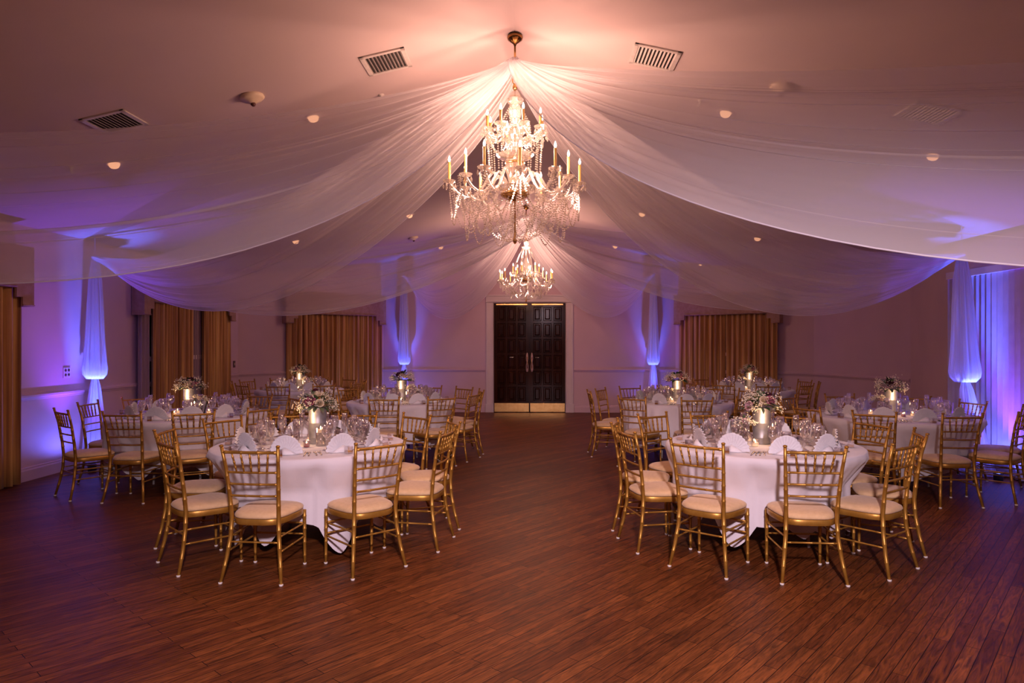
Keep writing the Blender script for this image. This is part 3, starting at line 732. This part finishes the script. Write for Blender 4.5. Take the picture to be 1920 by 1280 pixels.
spec2 = dict(top=3.62, bot=2.36, bead=.0095,
    stem=[(.012, 3.52), (.03, 3.50), (.05, 3.46), (.02, 3.42), (.03, 3.2), (.07, 3.1), (.08, 3.0), (.05, 2.92), (.06, 2.84), (.03, 2.76), (.05, 2.68), (.02, 2.60)],
    bowls=[(.09, 3.36, .04), (.17, 2.82, .05)],
    brass=[(.12, 2.78, .05)],
    tiers=[dict(arms=(12, .08, 2.72, .50, 2.77, .07, .15, .3),
                chains=[(.51, 2.76, .51, 2.76, .12, 12, 1), (.46, 2.74, .46, 2.74, .17, 12, 1), (.40, 2.70, .40, 2.70, .20, 12, 1), (.50, 2.76, .10, 2.55, .13, 12, 0), (.30, 2.62, .30, 2.62, .18, 12, 1), (.30, 2.60, .04, 2.42, .06, 12, 0)]),
           dict(arms=(6, .05, 2.86, .25, 2.90, .04, .14, .2), chains=[(.26, 2.89, .26, 2.89, .10, 6, 1)])],
    dome=[(.07, 3.38, .23, 2.92, 12), (.05, 3.36, .12, 2.9, 8)],
    lamps=[((.40, 3), 2.98, .65), ((.001, 1), 3.40, .35)])
chandelier(5.74, 'large two-tier crystal chandelier with candle bulbs, nearest the camera', spec1)
chandelier(12.9, 'smaller far crystal chandelier hanging before the dark doors', spec2)

# ------------------------------------------------------------------ gold chiavari chair
def bamboo(path, r, n=8, rings=(), rr=1.35):
    """path list of points; swelling rings at given fractions"""
    P = [Vector(p) for p in path]; seg = [(P[i+1]-P[i]).length for i in range(len(P)-1)]; tot = sum(seg)
    def at(d):
        a = 0
        for i, s in enumerate(seg):
            if d <= a+s or i == len(seg)-1: return P[i].lerp(P[i+1], min(1, max(0, (d-a)/s)))
            a += s
    ds = sorted(set([0, tot]+[sum(seg[:i]) for i in range(1, len(seg))]+[x for g in rings for x in (g*tot-.006, g*tot-.003, g*tot+.003, g*tot+.006)]))
    pts = []; rad = []
    for d in ds:
        if d < 0 or d > tot: continue
        pts.append(at(d)); hit = any(abs(d-g*tot) < .004 for g in rings); rad.append((r(d/tot) if callable(r) else r)*(rr if hit else 1))
    mb = MB(); mb.tube(pts, rad, n); return mb
def make_chair():
    root = empty('chiavari_chair')
    zs = .405
    for s in (-1, 1):
        path = [(s*.208, -.235, .008), (s*.185, -.200, .16), (s*.168, -.178, .30), (s*.163, -.172, .42), (s*.168, -.185, .56), (s*.180, -.215, .76), (s*.193, -.250, .905)]
        pm = bamboo(path, lambda t: .0115+.0035*math.sin(PI*min(1, t*1.1)), 8, (.12, .25, .38, .56, .68, .78, .90), 1.11)
        pm.ball((s*.194, -.252, .914), .0155, 8, 5, (1, 1, .6))
        p = pm.build('back_post', M_gold, root)
        cp = MB(); cp.lathe([(0, 0), (.0135, 0), (.014, .012), (0, .013)], 10, (s*.209, -.237, 0)); cp.build('foot_cap', M_cap, p)
        lm = bamboo([(s*.186, .205, .008), (s*.185, .200, .395)], lambda t: .010+.004*t, 8, (.15, .4, .65, .88), 1.14)
        l = lm.build('front_leg', M_gold, root)
        cp = MB(); cp.lathe([(0, 0), (.0125, 0), (.013, .012), (0, .013)], 10, (s*.186, .205, 0)); cp.build('foot_cap', M_cap, l)
    # seat frame: rounded trapezoid band
    def outl(grow, n=44):
        pts = []
        for i in range(n):
            q = 2*PI*i/n; c, s_ = math.cos(q), math.sin(q); e = 3.6
            rr = (abs(c)**e+abs(s_)**e)**(-1/e); y = rr*s_*(.2+grow)+.012; x = rr*c*((.205 if True else 0)+grow)*(1+.12*(y/.2) - .04)
            pts.append((x*.98, y))
        return pts
    fr = MB(); rows_ = []
    for g, z in ((-.02, .378), (0, .378), (.004, .384), (.004, .412), (0, .418), (-.02, .418)):
        rows_.append([(x, y, z) for x, y in outl(g)])
    k = len(rows_[0]); vs = [p for r_ in rows_ for p in r_]; fs = []
    for i in range(len(rows_)-1):
        for j in range(k): fs.append((i*k+j, i*k+(j+1) % k, (i+1)*k+(j+1) % k, (i+1)*k+j))
    fs.append(tuple(range(k))[::-1]); fs.append(tuple((len(rows_)-1)*k+j for j in range(k)))
    fr.add(vs, fs, True); fo = fr.build('seat_frame', M_gold, root)
    md = fo.modifiers.new('e', 'EDGE_SPLIT'); md.split_angle = R(40)
    cu = MB(); rows_ = []
    for g, z in ((-.03, .4185), (-.004, .4185), (.004, .424), (.006, .434), (-.002, .447), (-.022, .458), (-.06, .465), (-.12, .468)):
        rows_.append([(x, y, z) for x, y in outl(g)])
    vs = [p for r_ in rows_ for p in r_]; fs = []
    for i in range(len(rows_)-1):
        for j in range(k): fs.append((i*k+j, i*k+(j+1) % k, (i+1)*k+(j+1) % k, (i+1)*k+j))
    fs.append(tuple(range(k))[::-1]); fs.append(tuple((len(rows_)-1)*k+j for j in range(k)))
    cu.add(vs, fs, True); cu.build('cushion', M_cush, root)
    def yb(z):   # back plane y at height z, and half width
        zz = [.42, .56, .76, .905]; yy = [-.172, -.185, -.215, -.250]; xx = [.163, .168, .180, .193]
        return float(np.interp(z, zz, yy)), float(np.interp(z, zz, xx))
    def rail_(z, r, name):
        y, x = yb(z); bow = -.012
        P = [(x*t, y+bow*(1-t*t), z) for t in (-1, -.6, -.2, .2, .6, 1)]
        return bamboo(P, r, 7, (.06, .35, .65, .94), 1.18).build(name, M_gold, root)
    rail_(.872, .0105, 'top_rail')
    for z in (.735, .655, .575): rail_(z, .008, 'back_rail')
    for i in range(5):
        u = (i-2)/2; yt, xt = yb(.872); yb_, xb = yb(.735)
        a = (u*xt*.66, yt-.012*(1-(u*.66)**2), .872); b = (u*xb*.58, yb_-.012*(1-(u*.58)**2), .735)
        bamboo([b, a], lambda t: .0062+.0012*math.sin(PI*t), 6, (.25, .5, .75), 1.25).build('spindle', M_gold, root)
    def bar(a, b): return bamboo([a, b], .0068, 6, (.1, .5, .9), 1.2).build('stretcher', M_gold, root)
    bar((-.172, -.183, .265), (.172, -.183, .265)); bar((-.185, .201, .30), (.185, .201, .30)); bar((-.185, .203, .22), (.185, .203, .22))
    for s in (-1, 1):
        bar((s*.168, -.180, .30), (s*.185, .201, .30)); bar((s*.180, -.192, .205), (s*.185, .203, .205))
    return root
chair0 = make_chair(); remember(chair0)
used = [False]
SEAT = ['camera-side', 'near aisle-corner', 'near aisle-side', 'far aisle-side', 'far aisle-corner', 'far-side', 'far wall-corner', 'far wall-side', 'near wall-side', 'near wall-corner']

# ------------------------------------------------------------------ tabletop things (prototypes are made once, the first placement uses them)
class Proto:
    def __init__(s, root): s.r = root; s.used = False; remember(root)
    def place(s, loc, rz, label, cat, group, rx=0, sc3=None):
        if not s.used: o = s.r; s.used = True
        else: o = copy_tree(s.r)
        o.location = loc; o.rotation_euler = (rx, 0, rz)
        if sc3: o.scale = sc3
        o['label'] = label; o['category'] = cat; o['group'] = group
        return o
def napkin(seed):
    rnd = random.Random(seed); mb = MB(); n = 14; Rn = .124; rows_ = []
    for i in range(n*2+1):
        q = R(2)+R(176)*i/(n*2); z = (.008 if i % 2 else -.008); col = []
        for t in (.06, .35, .7, .93, 1.0):
            rr = Rn*t*(1+.02*rnd.uniform(-1, 1)); dd = z*t*1.25
            h = rr*math.sin(q)*1.12; lean = -.12*h-.05*h*t
            col.append((rr*math.cos(q)*1.04, dd+lean*.6, .004+h))
        rows_.append(col)
    mb.grid(rows_, True)
    # folded stand at the back
    mb.grid([[(-.10, -.01, .002), (-.05, -.045, .003), (0, -.062, .004), (.05, -.045, .003), (.10, -.01, .002)],
             [(-.075, -.014, .010), (-.04, -.03, .035), (0, -.03, .055), (.04, -.03, .035), (.075, -.014, .010)]])
    mb.grid([[(-.105, .012, .002), (0, .055, .002), (.105, .012, .002)], [(-.09, -.004, .006), (0, .014, .020), (.09, -.004, .006)]])
    o = mb.build('napkin', M_napkin); m = o.modifiers.new('t', 'SOLIDIFY'); m.thickness = .0022; return o
P_nap = [Proto(napkin(k)) for k in (1, 2, 3)]
def lathe_obj(name, prof, mat, n=16):
    mb = MB(); mb.lathe(prof, n); return mb.build(name, mat)
def goblet():
    o = lathe_obj('water_goblet', [(0, .001), (.034, .002), (.034, .004), (.012, .010), (.006, .016), (.006, .050), (.009, .058), (.024, .070), (.033, .090), (.036, .115), (.034, .145), (.032, .158), (.0308, .158), (.033, .145), (.0348, .115), (.0318, .090), (.022, .072), (.004, .064)], M_glass)
    w_ = MB(); w_.lathe([(.002, .066), (.021, .073), (.0312, .090), (.0342, .115), (.0332, .135), (.0, .1352)], 14); w_.build('water', M_water, o); return o
P_gob = Proto(goblet())
P_wine = Proto(lathe_obj('wine_glass', [(0, .001), (.033, .002), (.033, .004), (.008, .010), (.0045, .018), (.0045, .085), (.008, .092), (.026, .108), (.037, .130), (.038, .150), (.031, .190), (.0300, .190), (.0368, .150), (.0358, .130), (.024, .109), (.003, .096)], M_glass))
P_flute = Proto(lathe_obj('champagne_flute', [(0, .001), (.030, .002), (.030, .004), (.007, .010), (.0042, .018), (.0042, .085), (.008, .095), (.018, .115), (.0235, .150), (.0235, .190), (.021, .222), (.020, .222), (.0224, .190), (.0224, .150), (.0165, .116), (.002, .10)], M_glass))
def fork():
    mb = MB()
    mb.grid([[(-.004, 0, .003), (.004, 0, .003)], [(-.005, .04, .004), (.005, .04, .004)], [(-.0022, .09, .008), (.0022, .09, .008)], [(-.003, .125, .006), (.003, .125, .006)], [(-.011, .142, .004), (.011, .142, .004)], [(-.012, .155, .003), (.012, .155, .003)]])
    for i in range(4):
        x = -.0105+.007*i; mb.grid([[(x-.0018, .155, .003), (x+.0018, .155, .003)], [(x-.0016, .175, .004), (x+.0016, .175, .004)], [(x-.0008, .192, .008), (x+.0008, .192, .008)]])
    o = mb.build('fork', M_silver); m = o.modifiers.new('t', 'SOLIDIFY'); m.thickness = .0018; m.offset = 1; return o
def knife():
    mb = MB(); mb.grid([[(-.005, 0, .003), (.005, 0, .003)], [(-.006, .05, .004), (.006, .05, .004)], [(-.004, .10, .004), (.004, .10, .004)], [(-.006, .11, .003), (.008, .11, .003)], [(-.006, .19, .003), (.009, .19, .003)], [(-.005, .22, .003), (.002, .22, .003)]])
    o = mb.build('dinner_knife', M_silver); m = o.modifiers.new('t', 'SOLIDIFY'); m.thickness = .0022; m.offset = 1; return o
def spoon():
    mb = MB(); mb.grid([[(-.004, 0, .003), (.004, 0, .003)], [(-.005, .04, .004), (.005, .04, .004)], [(-.0022, .10, .008), (.0022, .10, .008)], [(-.003, .125, .006), (.003, .125, .006)]])
    rows_ = []
    for i in range(7):
        t = i/6; yy = .122+.052*t; hw = .0165*math.sin(PI*min(.97, max(.06, t)))**.6
        rows_.append([(-hw, yy, .006), (-hw*.5, yy, .0035), (0, yy, .003), (hw*.5, yy, .0035), (hw, yy, .006)])
    mb.grid(rows_); o = mb.build('teaspoon', M_silver); m = o.modifiers.new('t', 'SOLIDIFY'); m.thickness = .0016; m.offset = 1; return o
P_fork = Proto(fork()); P_knife = Proto(knife()); P_spoon = Proto(spoon())
def favour():
    o = empty('favour_jar')
    w_, h_ = .045, .052
    mb = MB()
    for sx, sy in ((-1, 0), (1, 0), (0, -1), (0, 1)):
        mb.box((sx*w_/2, sy*w_/2, h_/2), (w_ if sx == 0 else .0016, w_ if sy == 0 else .0016, h_))
    mb.box((0, 0, .001), (w_, w_, .002)); mb.build('glass_cup', M_glass, o)
    a = MB(); a.box((0, 0, .0105), (w_-.004, w_-.004, .017)); a.build('amber_filling', M_amber, o); return o
P_fav = Proto(favour())
def votive(fill=M_wax, nm='votive_candle'):
    o = empty(nm)
    g = MB(); g.lathe([(0, .001), (.022, .001), (.026, .02), (.030, .055), (.029, .055), (.025, .02), (0, .004)], 16); g.build('votive_glass', M_glass, o)
    x = MB(); x.lathe([(0, .0045), (.0235, .0045), (.0245, .028), (0, .029)], 14); x.build('wax', fill, o)
    f = MB(); f.lathe([(0, .030), (.0035, .034), (.004, .038), (.002, .046), (0, .052)], 8); f.build('flame', M_flame, o); return o
P_vot = Proto(votive()); P_red = Proto(votive(M_redwax))
def floater():
    o = empty('floating_candle')
    g = MB(); g.lathe([(0, .001), (.040, .001), (.041, .01), (.041, .145), (.040, .145), (.0395, .01), (0, .006)], 20); g.build('cylinder_vase', M_glass, o)
    x = MB(); x.lathe([(0, .007), (.039, .007), (.039, .105), (0, .1055)], 16); x.build('water', M_water, o)
    c_ = MB(); c_.lathe([(0, .104), (.026, .106), (.035, .125), (.033, .129), (0, .130)], 18); c_.build('floating_wax', M_wax, o)
    f = MB(); f.lathe([(0, .130), (.004, .135), (.005, .14), (.002, .151), (0, .158)], 8); f.build('flame', M_flame, o); return o
P_flo = Proto(floater())
def vase():
    o = lathe_obj('metal_vase', [(0, .001), (.066, .001), (.068, .006), (.068, .05), (.0695, .052), (.068, .054), (.070, .17), (.0715, .172), (.070, .174), (.072, .285), (.0745, .288), (.0745, .294), (.072, .296), (.068, .294), (.067, .20), (0, .19)], M_vase, 28); return o
P_vase = Proto(vase())
def budvase():
    o = lathe_obj('bud_bottle', [(0, .001), (.026, .001), (.028, .006), (.028, .09), (.024, .11), (.011, .13), (.010, .16), (.012, .163), (.0105, .165), (.0085, .16), (.0085, .13), (.02, .11), (.025, .09), (.025, .006), (0, .005)], M_bottle, 16); return o
P_bot = Proto(budvase())
def frame_():
    o = empty('table_sign')
    rot = Matrix.Rotation(R(-12), 3, 'X')
    f = MB()
    for s in (-1, 1): f.box(rot @ Vector((s*.047, 0, .07)), (.008, .010, .14), rot); f.box(rot @ Vector((0, 0, .07+s*.066)), (.10, .010, .008), rot)
    f.build('sign_frame', M_card, o)
    p = MB(); p.box(rot @ Vector((0, 0, .07)), (.09, .004, .13), rot); p.build('sign_card', M_card, o)
    s_ = MB(); s_.box((0, .035, .045), (.02, .003, .10), Matrix.Rotation(R(22), 3, 'X')); s_.build('easel_back', M_card, o); return o
P_sign = Proto(frame_())

def rose(mb, c, r, rnd, up=(0, 0, 1)):
    c = Vector(c); up = Vector(up).normalized(); Q = up.to_track_quat('Z', 'Y').to_matrix()
    for lay, (cnt, rr, hh, op) in enumerate(((3, .35, 1.0, .05), (4, .6, .95, .25), (5, .85, .85, .5), (6, 1.0, .65, .85))):
        for k in range(cnt):
            a0 = 2*PI*k/cnt+lay*.7+rnd.uniform(-.1, .1); P = []
            for i in range(5):
                a = a0+(i/4-.5)*2*PI/cnt*1.35; col = []
                for j in range(4):
                    t = j/3; rad = r*rr*(.35+.65*math.sin(t*PI*.5))*(1+.25*op*t); z = r*(-.6+1.35*hh*t) - (r*.35*op if j == 3 else 0) - r*.12*abs(i-2)*t
                    col.append(c+Q @ Vector((rad*math.cos(a), rad*math.sin(a), z)))
                P.append(col)
            mb.grid(P)
def leaf(mb, base_, d, ln, wd, rnd):
    d = Vector(d).normalized(); sd = d.cross(Vector((rnd.uniform(-.3, .3), rnd.uniform(-.3, .3), 1))).normalized(); up = sd.cross(d); b = Vector(base_); P = []
    for i in range(5):
        t = i/4; w_ = wd*math.sin(PI*min(.97, t*.9+.06)); c = b+d*ln*t-up*ln*.25*t*t*0-Vector((0, 0, ln*.22*t*t)); P.append([c-sd*w_+up*w_*.35, c, c+sd*w_+up*w_*.35])
    mb.grid(P)
def bouquet(loc, sc_, seed, label, group, dark=.3, ros=None, z0=0.0, small=False):
    rnd = random.Random(seed); root = tag(empty('flower_bouquet', loc), label, 'bouquet', group)
    k = sc_
    fol = MB(); fol2 = MB()
    for i in range(46 if not small else 18):
        a = rnd.uniform(0, 2*PI); el = rnd.uniform(-.25, 1.3); d = Vector((math.cos(a)*math.cos(el), math.sin(a)*math.cos(el), math.sin(el)))
        p = Vector((d.x*.075*k, d.y*.075*k, .02*k+max(0, d.z)*.07*k)); leaf(fol if rnd.random() < .35+dark else fol2, p, d, rnd.uniform(.06, .11)*k, rnd.uniform(.010, .02)*k, rnd)
    for (m_, n_) in ((fol, M_leaf), (fol2, M_leaf2)):
        if m_.v:
            o = m_.build('foliage', n_, root)
    st = MB(); bb = MB()
    for i in range(26 if not small else 10):
        a = rnd.uniform(0, 2*PI); el = rnd.uniform(-.15, 1.2); d = Vector((math.cos(a)*math.cos(el), math.sin(a)*math.cos(el), math.sin(el)*.8))
        tip = d*rnd.uniform(.12, .175)*k+Vector((0, 0, .02*k)); base_ = Vector((d.x*.03*k, d.y*.03*k, 0)); st.tube([base_, tip], .0008, 3, False)
        for j in range(16):
            q = tip+Vector((rnd.gauss(0, 1), rnd.gauss(0, 1), rnd.gauss(0, 1)))*.020*k; bb.octa(q, rnd.uniform(.0045, .0075), None, True)
            if j < 4: st.tube([tip*.85, q], .0006, 3, False)
    st.build('stems', M_leaf, root); o = bb.build('babys_breath', M_breath, root); o['kind'] = 'stuff'
    for (x, y, z, r_, m_) in (ros or []):
        mb = MB(); rose(mb, (x*k, y*k, z*k), r_*k, rnd, (x*1.2, y*1.2, z*.9+.02)); mb.build('rose', m_, root)
    return root
ROS_A = [(-.035, -.085, .075, .040, M_rose_m), (.005, -.03, .125, .034, M_rose_c), (.045, -.085, .06, .030, M_rose_c), (-.075, -.03, .085, .034, M_rose_d), (.06, .02, .11, .03, M_rose_c), (-.02, .06, .11, .035, M_rose_p), (-.015, -.01, .155, .022, M_rose_d)]
ROS_B = [(.045, -.085, .08, .040, M_rose_m), (-.005, -.085, .085, .032, M_rose_c), (.05, -.03, .12, .030, M_rose_d), (-.12, -.05, .035, .034, M_rose_p), (-.05, .05, .10, .03, M_rose_c), (.10, -.02, .07, .025, M_rose_c)]
ROS_C = [(-.04, -.06, .10, .034, M_rose_d), (.04, -.07, .08, .034, M_rose_p), (0, .03, .12, .034, M_rose_d), (.07, .02, .07, .03, M_rose_m)]

# ------------------------------------------------------------------ tables
def cloth(cx, cy, Rt, angs, dists, corners, seed, label, group):
    rnd = random.Random(seed); nth = 216; mb = MB(); P = []
    ph = [rnd.uniform(0, 6.28) for _ in range(5)]
    zt = .764
    def adiff(a, b): return abs((a-b+PI) % (2*PI)-PI)
    for i in range(nth):
        q = 2*PI*i/nth; col = []
        hem = .265+.02*math.sin(5*q+ph[0])+.012*math.sin(9*q+ph[1])
        for ca, amp in corners:
            d = adiff(q, R(ca))/R(14); hem -= amp*(1-d**1.5) if d < 1 else 0
        hem = max(.035, hem)
        for rr in (0, .25, .5, .75, .9, .97): col.append((cx+Rt*rr*math.cos(q), cy+Rt*rr*math.sin(q), zt))
        col.append((cx+(Rt-.004)*math.cos(q), cy+(Rt-.004)*math.sin(q), zt-.001)); col.append((cx+(Rt+.008)*math.cos(q), cy+(Rt+.008)*math.sin(q), zt-.008))
        for j in range(1, 15):
            t = j/14; z = zt-.012-(zt-.012-hem)*t
            fold = (.034*math.sin(11*q+ph[2])+.030*math.sin(17*q+ph[3])*math.sin(2*q+ph[0])+.018*math.sin(31*q+ph[4]))*min(1, t*2.2)
            r = Rt+.012+.035*t+fold
            lim = 99.
            for a, dd in zip(angs, dists):
                ad = adiff(q, a)*Rt
                if ad < .37:
                    wgt = 1 if ad < .27 else (1-(ad-.27)/.10); wgt = wgt*wgt*(3-2*wgt)
                    fr_ = dd-.252+.006*math.sin(19*q)   # seat front
                    k = min(1, max(0, (.715-z)/.21)); r2 = min(r, fr_+(r-Rt)*.15 if fr_ < Rt+.05 else r)
                    r = r+(r2-r)*wgt*k
            col.append((cx+r*math.cos(q), cy+r*math.sin(q), z))
        P.append(col)
    mb.grid(P, True, True)
    o = mb.build('tablecloth', M_linen); tag(o, label, 'tablecloth', group)
    return o

def make_table(cx, cy, Rt, name, seats, tname, seed, corners, mirror, ros, bq_seed, near):
    rnd = random.Random(seed)
    root = tag(empty('round_table', (cx, cy, 0)), 'round folding banquet table hidden under cloth, the %s' % tname, 'table', 'round banquet tables')
    tp = MB(); tp.lathe([(0, .72), (Rt-.02, .72), (Rt-.004, .724), (Rt-.004, .752), (Rt-.012, .757), (0, .757)], 48); tp.build('tabletop', M_brown, root)
    for a in (45, 135, 225, 315):
        lg = MB(); x, y = .38*math.cos(R(a)), .38*math.sin(R(a)); lg.tube([(x, y, .0), (x*.95, y*.95, .36), (x*.9, y*.9, .72)], .013, 8); lg.build('leg', M_vent, root)
    # seats: list of (angle_deg, dist of back legs)
    angs = [R(a) for a, d in seats]; dists = [d-.235 for a, d in seats]
    cloth(cx, cy, Rt, angs, dists, corners, seed, 'white tablecloth draped over the %s' % tname, 'white tablecloths')
    # seat names by going round from the camera side towards the aisle
    def key(a): return ((a+90)*(1 if not mirror else -1)) % 360
    order = sorted(range(len(seats)), key=lambda i: (key(seats[i][0])+18) % 360)
    nm = {}
    for kk, i in enumerate(order): nm[i] = SEAT[kk if len(seats) == 10 else kk]
    zt = .7655
    for i, (a, d) in enumerate(seats):
        q = R(a); sname = nm[i]
        x = cx+(d-.235)*math.cos(q); y = cy+(d-.235)*math.sin(q); rz = q+PI/2+R(rnd.uniform(-3, 3))
        if not used[0]: ch = chair0; used[0] = True
        else: ch = copy_tree(chair0)
        ch.location = (x, y, 0); ch.rotation_euler = (0, 0, rz)
        tag(ch, 'gold chiavari chair with ivory cushion, %s seat of the %s' % (sname, tname), 'chair', 'gold chiavari chairs')
        # local frame: radial (out) and tangent (to the diner's right)
        er = Vector((math.cos(q), math.sin(q))); et = Vector((-er.y, er.x))   # diner faces -er; right hand is +et
        def at(r, t): p = Vector((cx, cy))+er*r+et*t; return (p.x, p.y, zt)
        j = lambda s: rnd.uniform(-s, s)
        g = 'place settings'
        nr = Rt-.22
        P_nap[rnd.randrange(3)].place(at(nr+j(.01), j(.01)), q+PI/2+R(j(10)), 'white fan-folded napkin at %s seat of the %s' % (sname, tname), 'napkin', 'fan-folded napkins')
        # cutlery and glasses stand on their own radii inside the seat's share of the table
        al = sorted((b-a+180) % 360-180 for b, _ in seats if b != a)
        gp = min([k for k in al if k > 0]+[42])/2; gm = -max([k for k in al if k < 0]+[-42])/2
        gp = R(min(gp, 20)); gm = R(min(gm, 20))
        def pol(r, da): p = Vector((cx, cy))+Vector((math.cos(q+da), math.sin(q+da)))*r; return (p.x, p.y, zt)
        def put(P, r, da, nm_, cat, grp):
            P.place(pol(r+j(.008), da), q+da+PI/2+R(j(1.5)), '%s at %s seat of the %s' % (nm_, sname, tname), cat, grp)
        put(P_fork, Rt-.125, -gm*.80, 'inner fork', 'fork', 'forks')
        put(P_fork, Rt-.115, -gm*.96, 'outer fork', 'fork', 'forks')
        put(P_knife, Rt-.10, gp*.76, 'dinner knife', 'knife', 'dinner knives')
        put(P_spoon, Rt-.11, gp*.91, 'teaspoon', 'spoon', 'teaspoons')
        P_fav.place(at(Rt-.10+j(.012), j(.02)), q+PI/2+R(j(12)), 'small square glass jar of amber at %s seat of the %s' % (sname, tname), 'jar', 'amber favour jars')
        k_ = Rt-.76
        P_gob.place(at(.445+k_+j(.004), .040+j(.003)), 0, 'water goblet at %s seat of the %s' % (sname, tname), 'glass', 'water goblets')
        P_wine.place(at(.402+k_+j(.004), -.045+j(.003)), 0, 'wine glass at %s seat of the %s' % (sname, tname), 'glass', 'wine glasses')
        P_flute.place(at(.350+k_+j(.004), .012+j(.003)), 0, 'champagne flute at %s seat of the %s' % (sname, tname), 'glass', 'champagne flutes')
    # centrepiece
    vx, vy = cx+(.05 if name == 'T1' else 0), cy+.02
    P_vase.place((vx, vy, zt), R(rnd.uniform(0, 90)), 'tall galvanised metal vase at centre of the %s' % tname, 'vase', 'metal centrepiece vases')
    bouquet((vx, vy, zt+.28), 1.02, bq_seed, 'large mixed flower bouquet in metal vase on the %s' % tname, 'centrepiece bouquets', .3 if near else .6, ros)
    sgn = -1 if not mirror else 1
    if not near or mirror:
        bx, by = cx-.15*(1 if mirror else -1), cy-.02
        P_bot.place((bx, by, zt), 0, 'small dark glass bud bottle beside vase on the %s' % tname, 'bottle', 'dark bud bottles')
        bouquet((bx, by, zt+.150), .55, bq_seed+50, 'small posy in dark bottle on the %s' % tname, 'small posies', .2, [(0, -.04, .08, .05, M_rose_p)], small=True)
    fx, fy = (cx+.115, cy-.10) if not mirror else (cx+.11, cy+.08)
    P_flo.place((fx, fy, zt), 0, 'clear cylinder with floating lit candle on the %s' % tname, 'candle', 'floating candles')
    vs_ = [(-.10, -.14, 'near'), (-.06, .17, 'far'), (.19, .09 if not mirror else -.09, 'outer'), (-.19, .10, 'inner')]
    for k, (dx, dy, w_) in enumerate(vs_):
        P_vot.place((cx+dx, cy+dy, zt), 0, 'glass votive candle on %s side of centrepiece, %s' % (w_, tname), 'candle', 'glass votive candles')
    P_red.place((cx+.03, cy-.19, zt), 0, 'red wax votive candle before the centrepiece, %s' % tname, 'candle', 'red votive candles')
    P_sign.place((cx+(.235 if not mirror else -.20), cy-(.12 if not mirror else .17), zt+.012), R(-60 if not mirror else 50), 'small dark table sign on easel on the %s' % tname, 'table sign', 'table signs')
    lamp('candle_lamp', 'POINT', (cx-.02, cy-.12, zt+.22), 1.6, (1, .55, .28), .04)

def ev(start, n=10): return [start+36*i for i in range(n)]
make_table(-1.84, 5.54, .76, 'T1', [(-172, 1.13), (-131, 1.11), (-91, 1.11), (-48.5, 1.15), (-8.5, 1.15), (22, 1.2), (53, 1.16), (85, 1.13), (118, 1.15), (150, 1.15)], 'foremost left table', 101,
           [(-165, .20), (-130, .17), (-103, .17), (-53, .20), (-20, .12), (35, .15), (95, .15), (150, .15)], False, ROS_A, 5, True)
make_table(1.86, 5.66, .76, 'T2', [(-91, 1.12), (-130, 1.16), (-166, 1.17), (163, 1.2), (127, 1.2), (97, 1.12), (58, 1.12), (20, 1.13), (-15, 1.13), (-53.5, 1.11)], 'foremost right table', 102,
           [(-160, .12), (-126, .20), (-80, .10), (-58, .15), (-25, .12), (35, .15), (95, .15), (150, .15)], True, ROS_B, 6, True)
make_table(-4.03, 7.82, .85, 'T3', [(-93, 1.20), (-129, 1.28), (-177, 1.15), (146, 1.22), (108, 1.22), (73, 1.22), (38, 1.22), (6, 1.25), (-29, 1.3), (-61, 1.24)], 'left-wall table', 103,
           [(-150, .15), (-105, .12), (-45, .15), (30, .15), (120, .15)], False, ROS_C, 7, False)
make_table(4.09, 7.98, .89, 'T4', [(-90, 1.27), (-52, 1.27), (-21, 1.27), (14, 1.09), (52, 1.24), (92, 1.24), (132, 1.24), (172, 1.24), (-155, 1.28), (-124, 1.33)], 'right-wall table', 104,
           [(-150, .15), (-105, .12), (-45, .15), (30, .15), (120, .15)], True, ROS_C, 8, False)
make_table(-1.91, 9.70, .76, 'T5', [(-90, 1.18), (-55, 1.25), (-22, 1.15), (12, 1.14), (45, 1.15), (78, 1.15), (112, 1.14), (146, 1.14), (-178, 1.14), (-134, 1.14)], 'rear left aisle table', 105,
           [(-150, .15), (-105, .12), (-45, .15), (30, .15), (120, .15)], False, ROS_C, 9, False)
make_table(2.02, 9.78, .76, 'T6', [(-91, 1.24), (-127, 1.32), (180, 1.24), (152, 1.16), (118, 1.14), (84, 1.14), (52, 1.14), (18, 1.14), (-18, 1.14), (-54, 1.16)], 'rear right aisle table', 106,
           [(-150, .15), (-105, .12), (-45, .15), (30, .15), (120, .15)], True, ROS_B, 10, False)
make_table(-4.23, 12.15, .76, 'T7', [(a, 1.14) for a in ev(-88)], 'rear left corner table', 107,
           [(-150, .15), (-105, .12), (-45, .15), (30, .15), (120, .15)], False, ROS_A, 11, False)
make_table(3.86, 12.45, .76, 'T8', [(a, 1.14) for a in ev(-92)], 'rear right corner table', 108,
           [(-150, .15), (-105, .12), (-45, .15), (30, .15), (120, .15)], True, ROS_B, 12, False)
